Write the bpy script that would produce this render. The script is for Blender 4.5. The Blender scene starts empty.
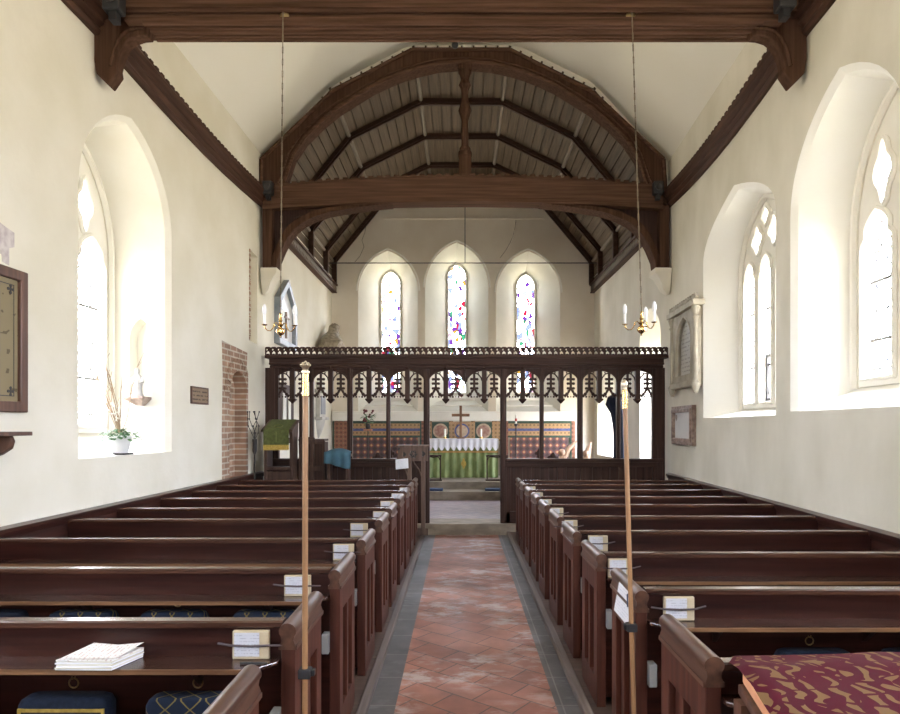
import bpy, bmesh, math, random
from mathutils import Vector, Matrix
from mathutils.geometry import delaunay_2d_cdt
random.seed(7)
PI = math.pi
S = bpy.context.scene
C = S.collection
F = 640.0; EYE = 1.65; VX = 461.0; VY = 426.0

# ------------------------------------------------------------------ helpers
def P(px, py, D):
    """a point of the photo at distance D, in metres"""
    return ((px-VX)*D/F, D, EYE+(VY-py)*D/F)
def zz(py, D): return EYE+(VY-py)*D/F
def xx(px, D): return (px-VX)*D/F

def EXx(a): return xx(a, 15.0)
def EZz(b): return zz(b, 15.0)
def wloc(o):
    v = Vector((0, 0, 0))
    while o is not None:
        v += o.location; o = o.parent
    return v

def in_loops(p, loops):
    c = False
    x, y = p
    for lp in loops:
        n = len(lp); j = n-1
        for i in range(n):
            xi, yi = lp[i]; xj, yj = lp[j]
            if (yi > y) != (yj > y) and x < (xj-xi)*(y-yi)/(yj-yi)+xi:
                c = not c
            j = i
    return c

class MB:
    def __init__(s): s.v = []; s.f = []
    def add(s, vs, fs):
        b = len(s.v); s.v.extend([tuple(p) for p in vs]); s.f.extend([tuple(b+i for i in f) for f in fs]); return s
    def box(s, x0, x1, y0, y1, z0, z1):
        return s.add([(x0,y0,z0),(x1,y0,z0),(x1,y1,z0),(x0,y1,z0),(x0,y0,z1),(x1,y0,z1),(x1,y1,z1),(x0,y1,z1)],
                     [(0,3,2,1),(4,5,6,7),(0,1,5,4),(1,2,6,5),(2,3,7,6),(3,0,4,7)])
    def obox(s, c, ax, ay, az):
        c, ax, ay, az = Vector(c), Vector(ax), Vector(ay), Vector(az)
        vs = [c+sx*ax+sy*ay+sz*az for sz in (-1,1) for sx, sy in ((-1,-1),(1,-1),(1,1),(-1,1))]
        return s.add(vs, [(0,3,2,1),(4,5,6,7),(0,1,5,4),(1,2,6,5),(2,3,7,6),(3,0,4,7)])
    def tris(s, loops, f, t):
        vs, es = [], []
        for lp in loops:
            b = len(vs); vs += [Vector(p) for p in lp]; es += [(b+i, b+(i+1) % len(lp)) for i in range(len(lp))]
        r = delaunay_2d_cdt(vs, es, [], 0, 1e-7)
        ov, of = r[0], r[2]
        keep = [fc for fc in of if in_loops((sum(ov[i].x for i in fc)/len(fc), sum(ov[i].y for i in fc)/len(fc)), loops)]
        return s.add([f(p.x, p.y, t) for p in ov], keep)
    def plate(s, loops, f, t0, t1):
        s.tris(loops, f, t0); s.tris(loops, f, t1)
        for lp in loops: s.loft([[f(u, v, t0) for u, v in lp], [f(u, v, t1) for u, v in lp]])
        return s
    def loft(s, rings, closed=True, skip=()):
        n = len(rings[0]); vs = [p for r in rings for p in r]; fs = []
        for k in range(len(rings)-1):
            for i in range(n if closed else n-1):
                if (k, i) in skip: continue
                j = (i+1) % n
                fs.append((k*n+i, k*n+j, (k+1)*n+j, (k+1)*n+i))
        return s.add(vs, fs)
    def caploft(s, rings):
        n = len(rings[0]); s.loft(rings)
        s.add(rings[0], [tuple(range(n))]); s.add(rings[-1], [tuple(range(n))]); return s
    def prism(s, poly, f, t0, t1): return s.caploft([[f(u, v, t0) for u, v in poly], [f(u, v, t1) for u, v in poly]])
    def tube(s, pts, r, n=8, cap=True):
        pts = [Vector(p) for p in pts]; rs = r if isinstance(r, (list, tuple)) else [r]*len(pts)
        rings = []; up = None
        for i, p in enumerate(pts):
            d = (pts[min(i+1, len(pts)-1)]-pts[max(i-1, 0)]).normalized()
            if up is None: up = Vector((0,0,1)) if abs(d.z) < .9 else Vector((1,0,0))
            a = d.cross(up).normalized(); b = a.cross(d).normalized(); up = b
            rings.append([p+rs[i]*(a*math.cos(2*PI*k/n)+b*math.sin(2*PI*k/n)) for k in range(n)])
        return s.caploft(rings) if cap else s.loft(rings)
    def lathe(s, prof, c, n=16, sx=1, sy=1):
        rings = [[(c[0]+sx*r*math.cos(2*PI*k/n), c[1]+sy*r*math.sin(2*PI*k/n), c[2]+z) for k in range(n)] for r, z in prof]
        return s.caploft(rings)
    def ball(s, c, r, n=12, sx=1, sy=1, sz=1):
        return s.lathe([(max(r*math.sin(PI*k/8), 1e-4), -sz*r*math.cos(PI*k/8)) for k in range(9)], c, n, sx, sy)
    def torus(s, c, R, r, f, n=16, m=6):
        rings = []
        for i in range(n):
            a = 2*PI*i/n
            rings.append([f(c, (R+r*math.cos(2*PI*k/m))*math.cos(a), (R+r*math.cos(2*PI*k/m))*math.sin(a), r*math.sin(2*PI*k/m)) for k in range(m)])
        rings.append(rings[0]); return s.loft(rings)
    def build(s, name, mat, parent=None, bev=0, sm=False, loc=None, ang=35):
        me = bpy.data.meshes.new(name)
        off = Vector(loc) if loc is not None else (wloc(parent) if parent else Vector((0,0,0)))
        me.from_pydata([tuple(Vector(p)-off) for p in s.v], [], s.f)
        bm = bmesh.new(); bm.from_mesh(me)
        bmesh.ops.remove_doubles(bm, verts=bm.verts, dist=1e-5)
        bmesh.ops.recalc_face_normals(bm, faces=bm.faces)
        if sm:
            for f in bm.faces: f.smooth = True
            for e in bm.edges:
                if len(e.link_faces) == 2 and e.calc_face_angle(0) > math.radians(ang): e.smooth = False
        bm.to_mesh(me); bm.free()
        me.materials.append(mat)
        o = bpy.data.objects.new(name, me); C.objects.link(o)
        if parent: o.parent = parent
        elif loc is not None: o.location = loc
        if bev:
            m = o.modifiers.new('bevel', 'BEVEL'); m.width = bev; m.segments = 2; m.limit_method = 'ANGLE'
        return o

def thing(name, label, cat, loc, group=None):
    o = bpy.data.objects.new(name, None); C.objects.link(o); o.location = loc
    o.empty_display_size = .1
    o['label'] = label; o['category'] = cat
    if group: o['group'] = group
    return o
def tag(o, label, cat, group=None):
    o['label'] = label; o['category'] = cat
    if group: o['group'] = group
    return o
def struct(o): o['kind'] = 'structure'; return o
def sempty(name, loc=(0,0,0)):
    o = bpy.data.objects.new(name, None); C.objects.link(o); o.location = loc; o['kind'] = 'structure'; return o
def dup(root, loc, rz=0, label=None, group=None):
    r = root.copy(); C.objects.link(r); r.location = loc; r.rotation_euler = (0,0,rz)
    if label: r['label'] = label
    if group: r['group'] = group
    for ch in list(root.children):
        c = ch.copy(); C.objects.link(c); c.parent = r
        for g in ch.children:
            d = g.copy(); C.objects.link(d); d.parent = c
    return r

# coordinate frames
def fXZ(u, v, t): return (u, t, v)            # plane facing the viewer
def LWX(D): return -3.21+.019*D if D < 9.8 else -3.0238
def RWX(D): return 2.66+.052*D if D < 9.8 else 3.1696-.0095*(D-9.8)
def fL(u, v, t): return (LWX(u)-t, u, v)      # left wall, t outwards
def fR(u, v, t): return (RWX(u)+t, u, v)
def fE(u, v, t): return (u, 15.0+t, v)
def dL(px): return 3.21/((VX-px)/F+.019)      # distance where a pixel column meets the left wall
def dR(px): return 2.66/((px-VX)/F-.052)

# ------------------------------------------------------------------ materials
def mat(name, c1, c2=None, rough=.6, scale=(4,4,4), nscale=1.0, bump=0, metal=0, detail=4, lo=.35, hi=.65, spec=.5, coat=0, bscale=None, sheen=0):
    m = bpy.data.materials.new(name); m.use_nodes = True
    nt = m.node_tree; b = nt.nodes['Principled BSDF']
    b.inputs['Roughness'].default_value = rough; b.inputs['Metallic'].default_value = metal
    b.inputs['Specular IOR Level'].default_value = spec; b.inputs['Coat Weight'].default_value = coat
    b.inputs['Coat Roughness'].default_value = .25
    b.inputs['Sheen Weight'].default_value = sheen
    c2 = c2 or c1
    tc = nt.nodes.new('ShaderNodeTexCoord'); mp = nt.nodes.new('ShaderNodeMapping'); mp.inputs['Scale'].default_value = scale
    nt.links.new(tc.outputs['Object'], mp.inputs['Vector'])
    n = nt.nodes.new('ShaderNodeTexNoise'); n.inputs['Scale'].default_value = nscale; n.inputs['Detail'].default_value = detail
    nt.links.new(mp.outputs[0], n.inputs['Vector'])
    r = nt.nodes.new('ShaderNodeValToRGB'); r.color_ramp.elements[0].position = lo; r.color_ramp.elements[1].position = hi
    r.color_ramp.elements[0].color = (*c1, 1); r.color_ramp.elements[1].color = (*c2, 1)
    nt.links.new(n.outputs['Fac'], r.inputs['Fac']); nt.links.new(r.outputs['Color'], b.inputs['Base Color'])
    if bump:
        bp = nt.nodes.new('ShaderNodeBump'); bp.inputs['Strength'].default_value = bump; bp.inputs['Distance'].default_value = .01
        if bscale:
            n2 = nt.nodes.new('ShaderNodeTexNoise'); n2.inputs['Scale'].default_value = bscale; n2.inputs['Detail'].default_value = 5
            nt.links.new(tc.outputs['Object'], n2.inputs['Vector']); nt.links.new(n2.outputs['Fac'], bp.inputs['Height'])
        else: nt.links.new(n.outputs['Fac'], bp.inputs['Height'])
        nt.links.new(bp.outputs['Normal'], b.inputs['Normal'])
    return m
def N(m, t, **kw):
    n = m.node_tree.nodes.new(t)
    for k, v in kw.items():
        if k in n.inputs: n.inputs[k].default_value = v
        else: setattr(n, k, v)
    return n
def L(m, a, b): m.node_tree.links.new(a, b)
def ramp(m, stops, interp='LINEAR'):
    r = m.node_tree.nodes.new('ShaderNodeValToRGB'); e = r.color_ramp.elements; r.color_ramp.interpolation = interp
    while len(e) < len(stops): e.new(.5)
    for k, (p, c) in enumerate(stops): e[k].position = p; e[k].color = (*c, 1)
    return r
def mixc(m, fac, a, b):
    x = m.node_tree.nodes.new('ShaderNodeMix'); x.data_type = 'RGBA'
    for s, v in ((0, fac), (6, a), (7, b)):
        if hasattr(v, 'node'): L(m, v, x.inputs[s])
        else: x.inputs[s].default_value = v if s == 0 else (*v, 1)
    return x.outputs[2]

def wood(name, c1, c2, axis, rough=.4, coat=0, spec=.5, bump=.15):
    sc = {'x': (.9, 22, 22), 'y': (22, .9, 22), 'z': (22, 22, .9)}[axis]
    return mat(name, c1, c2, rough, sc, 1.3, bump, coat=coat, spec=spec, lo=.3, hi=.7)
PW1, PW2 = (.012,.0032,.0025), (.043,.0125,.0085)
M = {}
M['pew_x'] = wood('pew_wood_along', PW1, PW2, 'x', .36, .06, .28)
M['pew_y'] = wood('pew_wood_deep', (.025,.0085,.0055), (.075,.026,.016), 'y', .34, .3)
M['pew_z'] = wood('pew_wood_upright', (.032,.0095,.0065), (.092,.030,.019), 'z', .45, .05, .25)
M['cap'] = wood('worn_cap_wood', (.036,.015,.010), (.105,.050,.030), 'y', .33, .25)
M['ledge'] = wood('pew_ledge_wood', (.022,.008,.006), (.065,.026,.018), 'x', .25, .6)
M['edge'] = wood('worn_edge_wood', (.028,.010,.007), (.095,.042,.026), 'x', .25, .5)
M['wornedge'] = wood('worn_ledge_edge', (.085,.038,.018), (.25,.135,.065), 'x', .4, .1)
M['dado'] = wood('dado_wood', (.022,.008,.006), (.065,.022,.015), 'y', .35, .4)
M['screen'] = wood('screen_oak', (.026,.0125,.009), (.058,.028,.021), 'z', .5, 0, .22)
M['screen_x'] = wood('screen_oak_rail', (.026,.0125,.009), (.058,.028,.021), 'x', .5, 0, .22)
M['desk'] = wood('desk_oak', (.042,.022,.016), (.095,.055,.040), 'z', .5, 0, .22)
M['desk_pale'] = wood('worn_oak', (.085,.052,.040), (.165,.11,.085), 'z', .5, 0, .25)
M['truss_x'] = wood('truss_oak_along', (.052,.0265,.0165), (.118,.064,.042), 'x', .85, 0, .04)
M['truss_z'] = wood('truss_oak_upright', (.040,.0195,.012), (.090,.048,.031), 'z', .85, 0, .04)
M['cornice'] = wood('cornice_oak', (.040,.018,.011), (.088,.043,.028), 'y', .6, 0, .18)
M['rib'] = wood('rib_oak', (.034,.016,.010), (.070,.036,.024), 'x', .6, 0, .18)
M['board'] = wood('ceiling_board_wood', (.068,.046,.027), (.125,.088,.055), 'y', .7, 0, .18)
M['strip'] = wood('ceiling_strip_wood', (.13,.10,.072), (.19,.15,.11), 'y', .7)
M['pole'] = wood('staff_wood', (.22,.115,.05), (.34,.19,.095), 'z', .4, .15)
M['cross'] = wood('cross_wood', (.17,.08,.035), (.27,.14,.07), 'z', .4)
M['frame'] = wood('frame_wood', (.06,.026,.016), (.13,.06,.038), 'z', .45)
M['stave'] = wood('pale_carved_wood', (.40,.24,.15), (.60,.40,.27), 'z', .5)
M['plaster'] = mat('lime_plaster', (.70,.66,.545), (.775,.74,.645), .92, (1,1,1), 1.4, .35, bscale=9, spec=.2)
M['plasterR'] = mat('lime_plaster_aged', (.66,.625,.52), (.78,.745,.65), .92, (1,1,.6), 1.6, .35, bscale=9, spec=.2)
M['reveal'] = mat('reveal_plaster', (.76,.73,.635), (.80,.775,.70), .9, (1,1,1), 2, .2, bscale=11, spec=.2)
M['ceil'] = mat('ceiling_plaster', (.91,.88,.785), (.93,.905,.83), .95, (1,1,1), .8, .1, bscale=5, spec=.1)
M['east'] = mat('east_plaster', (.72,.645,.53), (.80,.74,.64), .92, (1,1,1), 1.1, .3, bscale=6, spec=.2)
M['revealR'] = mat('lit_reveal_plaster', (.90,.885,.82), (.92,.91,.86), .9, (1,1,1), 2, .15, bscale=11, spec=.2)  # paler copy for right reveals, window light put into the colour
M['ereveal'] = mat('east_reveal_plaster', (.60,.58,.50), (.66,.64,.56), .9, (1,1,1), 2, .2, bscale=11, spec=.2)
M['statue'] = mat('grey_white_plaster', (.42,.41,.39), (.52,.51,.49), .6)
M['stonew'] = mat('window_stone', (.86,.83,.75), (.90,.88,.81), .85, (1,1,1), 3, .2, bscale=15)
M['marble'] = mat('pale_marble', (.42,.40,.36), (.60,.58,.54), .45, (2,2,2), 2, .05)
M['monstone'] = mat('monument_stone', (.32,.285,.22), (.45,.41,.325), .7, (2,2,2), 3, .1)
M['brownm'] = mat('brown_marble', (.14,.09,.07), (.36,.27,.22), .35, (6,6,6), 2.5, 0)
M['tabw'] = mat('white_tablet', (.62,.62,.62), (.70,.70,.70), .4)
M['step'] = mat('step_stone', (.20,.165,.125), (.34,.29,.23), .75, (2,4,4), 2, .2)
M['oldstone'] = mat('weathered_stone', (.20,.16,.11), (.42,.36,.27), .85, (6,6,6), 2, .5)
M['brass'] = mat('brass', (.62,.42,.16), (.75,.55,.25), .22, metal=1)
M['dbrass'] = mat('aged_brass', (.30,.22,.10), (.42,.31,.16), .35, metal=1)
M['silver'] = mat('worn_silver', (.52,.44,.32), (.66,.58,.46), .3, metal=1)
M['black'] = mat('black_plastic', (.012,.012,.014), (.02,.02,.022), .45)
M['iron'] = mat('iron', (.02,.018,.017), (.035,.03,.03), .5)
M['chain'] = mat('chain_metal', (.16,.13,.09), (.25,.2,.14), .5, metal=.6)
M['white'] = mat('white_gloss', (.78,.78,.78), (.82,.82,.82), .35)
M['bulb'] = mat('frosted_bulb', (.80,.81,.84), (.84,.85,.88), .2)
M['cream'] = mat('cream_cloth', (.40,.33,.22), (.50,.42,.29), .6)
M['greybox'] = mat('grey_box', (.24,.24,.24), None, .5)
M['paperedge'] = mat('page_edges', (.62,.58,.48), (.74,.71,.62), .8, (2,2,300), 1)
M['strap'] = mat('dark_strap', (.045,.03,.035), (.08,.06,.065), .6)
M['green'] = mat('green_leaf', (.02,.07,.02), (.09,.21,.06), .5, (20,20,20), 1)
M['twig'] = mat('twig', (.30,.20,.12), (.45,.33,.22), .7)
M['petal'] = mat('white_petal', (.80,.78,.70), (.86,.85,.80), .6)
M['darkflower'] = mat('dark_flower', (.08,.01,.015), (.16,.03,.03), .6)
M['navy'] = mat('navy_wool', (.004,.009,.026), (.008,.017,.042), .95, (60,60,60), 1, .3)
M['gold'] = mat('gold_thread', (.42,.29,.05), (.58,.42,.10), .7, (60,60,60), 1)
M['teal'] = mat('teal_cloth', (.028,.075,.11), (.045,.115,.16), .85, (5,5,5), 1)
M['flag'] = mat('dark_blue_cloth', (.008,.014,.035), (.02,.035,.075), .85, (5,5,2), 1)
M['cushblue'] = mat('cushion_blue', (.02,.04,.10), (.04,.07,.15), .8)
M['foam'] = mat('orange_foam', (.62,.27,.14), (.72,.36,.20), .8)
M['pink'] = mat('faded_wall_paint', (.46,.40,.40), (.62,.57,.55), .9, (20,20,20), 1)
M['lace'] = mat('white_lace', (.74,.74,.80), (.82,.82,.86), .8)
M['orangec'] = mat('orange_trim', (.45,.22,.07), (.6,.34,.12), .8)
M['kerb'] = wood('kerb_wood', (.10,.078,.07), (.19,.155,.14), 'y', .6)
M['fboard'] = wood('pew_floor_wood', (.05,.03,.022), (.10,.06,.045), 'x', .6)
M['candle'] = mat('candle_wax', (.80,.78,.70), None, .5)
M['terra'] = mat('terracotta', (.40,.17,.09), (.5,.22,.12), .7)

def paper(name, base, ink, lines=120.0, thr=.52, axis='Z', frac=.35):
    m = mat(name, base, None, .7)
    b = m.node_tree.nodes['Principled BSDF']
    tc = N(m, 'ShaderNodeTexCoord'); sp = N(m, 'ShaderNodeSeparateXYZ'); L(m, tc.outputs['Object'], sp.inputs[0])
    mu = N(m, 'ShaderNodeMath', operation='MULTIPLY'); L(m, sp.outputs[axis], mu.inputs[0]); mu.inputs[1].default_value = lines
    fr = N(m, 'ShaderNodeMath', operation='FRACT'); L(m, mu.outputs[0], fr.inputs[0])
    lt = N(m, 'ShaderNodeMath', operation='LESS_THAN'); L(m, fr.outputs[0], lt.inputs[0]); lt.inputs[1].default_value = frac
    no = N(m, 'ShaderNodeTexNoise', Scale=lines*1.3, Detail=2.0); L(m, tc.outputs['Object'], no.inputs['Vector'])
    gt = N(m, 'ShaderNodeMath', operation='GREATER_THAN'); L(m, no.outputs['Fac'], gt.inputs[0]); gt.inputs[1].default_value = thr
    ml = N(m, 'ShaderNodeMath', operation='MULTIPLY'); L(m, lt.outputs[0], ml.inputs[0]); L(m, gt.outputs[0], ml.inputs[1])
    L(m, mixc(m, ml.outputs[0], base, ink), b.inputs['Base Color'])
    return m
M['page'] = paper('printed_page', (.50,.51,.57), (.36,.37,.42), 90, .5)
M['notice'] = paper('printed_notice', (.78,.80,.85), (.62,.64,.70), 60, .5)
M['leaflet'] = paper('printed_leaflet', (.80,.78,.75), (.62,.50,.48), 60, .5, 'X')
M['inscr'] = paper('inscribed_tablet', (.50,.49,.46), (.30,.29,.27), 18, .48)
M['plaque'] = paper('engraved_plaque', (.24,.17,.11), (.07,.045,.03), 22, .45)
M['board_gold'] = paper('painted_board', (.23,.185,.105), (.11,.08,.04), 7.5, .57, frac=.25)

def brick(name, c1, c2, mortar, w, h, msize, rot=(0,0,0), scale=1.0, rough=.8, offset=.5, bump=.4, vec='XYZ', wear=None, coat=0):
    m = bpy.data.materials.new(name); m.use_nodes = True; b = m.node_tree.nodes['Principled BSDF']
    b.inputs['Roughness'].default_value = rough; b.inputs['Coat Weight'].default_value = coat; b.inputs['Coat Roughness'].default_value = .2
    tc = N(m, 'ShaderNodeTexCoord'); sp = N(m, 'ShaderNodeSeparateXYZ'); L(m, tc.outputs['Object'], sp.inputs[0])
    cb = N(m, 'ShaderNodeCombineXYZ')
    for k, a in enumerate(vec): L(m, sp.outputs[a], cb.inputs[k])
    mp = N(m, 'ShaderNodeMapping'); mp.inputs['Rotation'].default_value = rot; L(m, cb.outputs[0], mp.inputs['Vector'])
    bt = N(m, 'ShaderNodeTexBrick', offset=offset, Scale=scale)
    bt.inputs['Brick Width'].default_value = w; bt.inputs['Row Height'].default_value = h; bt.inputs['Mortar Size'].default_value = msize
    bt.inputs['Mortar Smooth'].default_value = .1; bt.inputs['Bias'].default_value = 0
    bt.inputs['Color1'].default_value = (*c1, 1); bt.inputs['Color2'].default_value = (*c2, 1); bt.inputs['Mortar'].default_value = (*mortar, 1)
    L(m, mp.outputs[0], bt.inputs['Vector'])
    n = N(m, 'ShaderNodeTexNoise', Scale=6.0, Detail=6.0); L(m, tc.outputs['Object'], n.inputs['Vector'])
    r = ramp(m, [(.3, (.75,.75,.75)), (.7, (1.15,1.12,1.1))]); L(m, n.outputs['Fac'], r.inputs['Fac'])
    mx = m.node_tree.nodes.new('ShaderNodeMix'); mx.data_type = 'RGBA'; mx.blend_type = 'MULTIPLY'; mx.inputs[0].default_value = 1
    L(m, bt.outputs['Color'], mx.inputs[6]); L(m, r.outputs['Color'], mx.inputs[7])
    col = mx.outputs[2]
    if wear:
        n2 = N(m, 'ShaderNodeTexNoise', Scale=wear[1], Detail=8.0, Roughness=.7)
        mp2 = N(m, 'ShaderNodeMapping'); mp2.inputs['Rotation'].default_value = rot; mp2.inputs['Scale'].default_value = (1, 1.9, 1)
        L(m, tc.outputs['Object'], mp2.inputs['Vector']); L(m, mp2.outputs[0], n2.inputs['Vector'])
        r2 = ramp(m, [(wear[2], (0,0,0)), (wear[3], (1,1,1))]); L(m, n2.outputs['Fac'], r2.inputs['Fac'])
        n3 = N(m, 'ShaderNodeTexNoise', Scale=1.1, Detail=2.0); L(m, tc.outputs['Object'], n3.inputs['Vector'])
        r3 = ramp(m, [(.42, (0,0,0)), (.54, (.8,.8,.8))]); L(m, n3.outputs['Fac'], r3.inputs['Fac'])
        ml = N(m, 'ShaderNodeMath', operation='MULTIPLY'); L(m, r2.outputs['Color'], ml.inputs[0]); L(m, r3.outputs['Color'], ml.inputs[1])
        col = mixc(m, ml.outputs[0], col, wear[0])
    L(m, col, b.inputs['Base Color'])
    bp = N(m, 'ShaderNodeBump', Strength=bump, Distance=.006, invert=True); L(m, bt.outputs['Fac'], bp.inputs['Height'])
    L(m, bp.outputs['Normal'], b.inputs['Normal'])
    return m
M['tile'] = brick('red_quarry_tiles', (.40,.185,.135), (.30,.125,.09), (.12,.085,.075), .29, .205, .0045, rot=(0,0,math.radians(38)), rough=.62, offset=.5,
                  wear=((.52,.45,.43), 3.2, .49, .60), coat=.03)
M['slate'] = brick('slate_border', (.135,.13,.13), (.094,.092,.094), (.21,.20,.195), .6, .42, .005, rough=.5, offset=0, wear=((.2,.2,.2), 5.0, .52, .66), coat=.1)
M['chtile'] = brick('chancel_tiles', (.36,.27,.27), (.29,.24,.26), (.2,.17,.17), .15, .15, .006, rough=.5, offset=0, rot=(0,0,PI/4))
M['brick'] = brick('old_red_brick', (.40,.245,.165), (.28,.17,.115), (.52,.45,.36), .22, .078, .011, vec='YZX')
M['brickarch'] = brick('old_red_brick_arch', (.27,.155,.11), (.19,.11,.08), (.36,.30,.24), .075, .11, .010, vec='YZX')

def tilewall(name, a, b_, c, size):
    m = bpy.data.materials.new(name); m.use_nodes = True; bs = m.node_tree.nodes['Principled BSDF']; bs.inputs['Roughness'].default_value = .35
    tc = N(m, 'ShaderNodeTexCoord'); mp = N(m, 'ShaderNodeMapping'); mp.inputs['Scale'].default_value = (1/size,)*3; L(m, tc.outputs['Object'], mp.inputs['Vector'])
    sp = N(m, 'ShaderNodeSeparateXYZ'); L(m, mp.outputs[0], sp.inputs[0])
    def cell(out):
        f = N(m, 'ShaderNodeMath', operation='FRACT'); L(m, out, f.inputs[0])
        s = N(m, 'ShaderNodeMath', operation='SUBTRACT'); L(m, f.outputs[0], s.inputs[0]); s.inputs[1].default_value = .5
        x = N(m, 'ShaderNodeMath', operation='ABSOLUTE'); L(m, s.outputs[0], x.inputs[0]); return x.outputs[0]
    u, v = cell(sp.outputs['X']), cell(sp.outputs['Z'])
    ad = N(m, 'ShaderNodeMath', operation='ADD'); L(m, u, ad.inputs[0]); L(m, v, ad.inputs[1])
    r = ramp(m, [(0, c), (.16, b_), (.32, a), (.62, (a[0]*.5, a[1]*.5, a[2]*.5))], 'CONSTANT'); L(m, ad.outputs[0], r.inputs['Fac'])
    L(m, r.outputs['Color'], bs.inputs['Base Color']); return m
M['tw_red'] = tilewall('red_pattern_tiles', (.11,.06,.06), (.33,.10,.05), (.55,.38,.2), .155)
M['tw_border'] = tilewall('border_pattern_tiles', (.30,.12,.07), (.16,.07,.05), (.45,.30,.16), .10)
M['tw_yellow'] = tilewall('ochre_pattern_tiles', (.42,.26,.12), (.30,.13,.07), (.52,.38,.2), .09)
M['tw_blue'] = mat('blue_tile_band', (.05,.07,.20), (.10,.11,.25), .35, (20,20,20), 1)
M['tw_green'] = mat('green_tile_band', (.02,.05,.035), (.04,.08,.05), .35, (20,20,20), 1)
M['tw_pale'] = mat('pale_tile', (.42,.30,.20), (.55,.42,.30), .35, (20,20,20), 1)
M['tw_rose'] = mat('rose_tile', (.27,.12,.09), (.42,.26,.2), .35, (14,14,14), 1)

# green frontal: damask-like green cloth
M['frontal'] = mat('green_silk', (.14,.20,.055), (.26,.32,.12), .55, (6,6,2), 2, .1, sheen=.3)
M['fall'] = mat('green_fall', (.065,.08,.018), (.10,.12,.032), .8, (30,30,30), 1, .2)

# leaded clear glass: transparent with a diamond lattice of lead
def glass(name, dx=.115, dz=.16, lead=.055, tint=(1,1,1), stained=False, axis='Y'):
    m = bpy.data.materials.new(name); m.use_nodes = True; nt = m.node_tree; nt.nodes.clear()
    out = N(m, 'ShaderNodeOutputMaterial'); tc = N(m, 'ShaderNodeTexCoord'); sp = N(m, 'ShaderNodeSeparateXYZ'); L(m, tc.outputs['Object'], sp.inputs[0])
    tr = N(m, 'ShaderNodeBsdfTransparent'); tr.inputs[0].default_value = (*tint, 1)
    ld = N(m, 'ShaderNodeBsdfDiffuse'); ld.inputs[0].default_value = (.10,.10,.13,1)
    def band(sign):
        a = N(m, 'ShaderNodeMath', operation='DIVIDE'); L(m, sp.outputs[axis], a.inputs[0]); a.inputs[1].default_value = dx
        b = N(m, 'ShaderNodeMath', operation='DIVIDE'); L(m, sp.outputs['Z'], b.inputs[0]); b.inputs[1].default_value = dz*sign
        c = N(m, 'ShaderNodeMath', operation='ADD'); L(m, a.outputs[0], c.inputs[0]); L(m, b.outputs[0], c.inputs[1])
        f = N(m, 'ShaderNodeMath', operation='FRACT'); L(m, c.outputs[0], f.inputs[0])
        l = N(m, 'ShaderNodeMath', operation='LESS_THAN'); L(m, f.outputs[0], l.inputs[0]); l.inputs[1].default_value = lead*2
        return l.outputs[0]
    mx = N(m, 'ShaderNodeMath', operation='MAXIMUM')
    if not stained:
        L(m, band(1), mx.inputs[0]); L(m, band(-1), mx.inputs[1]); lead_out = mx.outputs[0]
    else:
        mp = N(m, 'ShaderNodeMapping'); mp.inputs['Scale'].default_value = (14, 1, 9); ge = N(m, 'ShaderNodeNewGeometry'); L(m, ge.outputs['Position'], mp.inputs['Vector'])
        vo = N(m, 'ShaderNodeTexVoronoi', Scale=1.0); L(m, mp.outputs[0], vo.inputs['Vector'])
        vd = N(m, 'ShaderNodeTexVoronoi', Scale=1.0, feature='DISTANCE_TO_EDGE'); L(m, mp.outputs[0], vd.inputs['Vector'])
        sr = N(m, 'ShaderNodeSeparateColor'); L(m, vo.outputs['Color'], sr.inputs[0])
        cols = [(0,(1,.98,.96)),(.30,(.6,.75,.8)),(.42,(.02,.024,.042)),(.52,(.6,.35,.30)),(.60,(.05,.035,.04)),(.66,(.004,.022,.010)),(.72,(.03,.034,.045)),(.80,(.010,.0025,.02)),(.87,(.032,.0012,.003)),(.95,(.045,.022,.002))]
        r = ramp(m, cols, 'CONSTANT'); L(m, sr.outputs[0], r.inputs['Fac'])
        zr = N(m, 'ShaderNodeMapRange'); L(m, sp.outputs['Z'], zr.inputs['Value']); zr.inputs['From Min'].default_value = 1.1; zr.inputs['From Max'].default_value = 4.3
        gt = N(m, 'ShaderNodeMath', operation='GREATER_THAN'); L(m, zr.outputs[0], gt.inputs[0]); L(m, sr.outputs[1], gt.inputs[1])
        col = mixc(m, gt.outputs[0], r.outputs['Color'], (.9,.95,.95)); L(m, col, tr.inputs[0])  # more cells go white upwards, sky glare put into the glass colour
        lt = N(m, 'ShaderNodeMath', operation='LESS_THAN'); L(m, vd.outputs['Distance'], lt.inputs[0]); lt.inputs[1].default_value = .035
        lead_out = lt.outputs[0]
    ms = N(m, 'ShaderNodeMixShader'); L(m, lead_out, ms.inputs[0]); L(m, tr.outputs[0], ms.inputs[1]); L(m, ld.outputs[0], ms.inputs[2]); L(m, ms.outputs[0], out.inputs[0])
    return m
M['glass'] = glass('leaded_glass', .15, .21, .07)
M['stained'] = glass('stained_glass', stained=True, axis='X')

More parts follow.
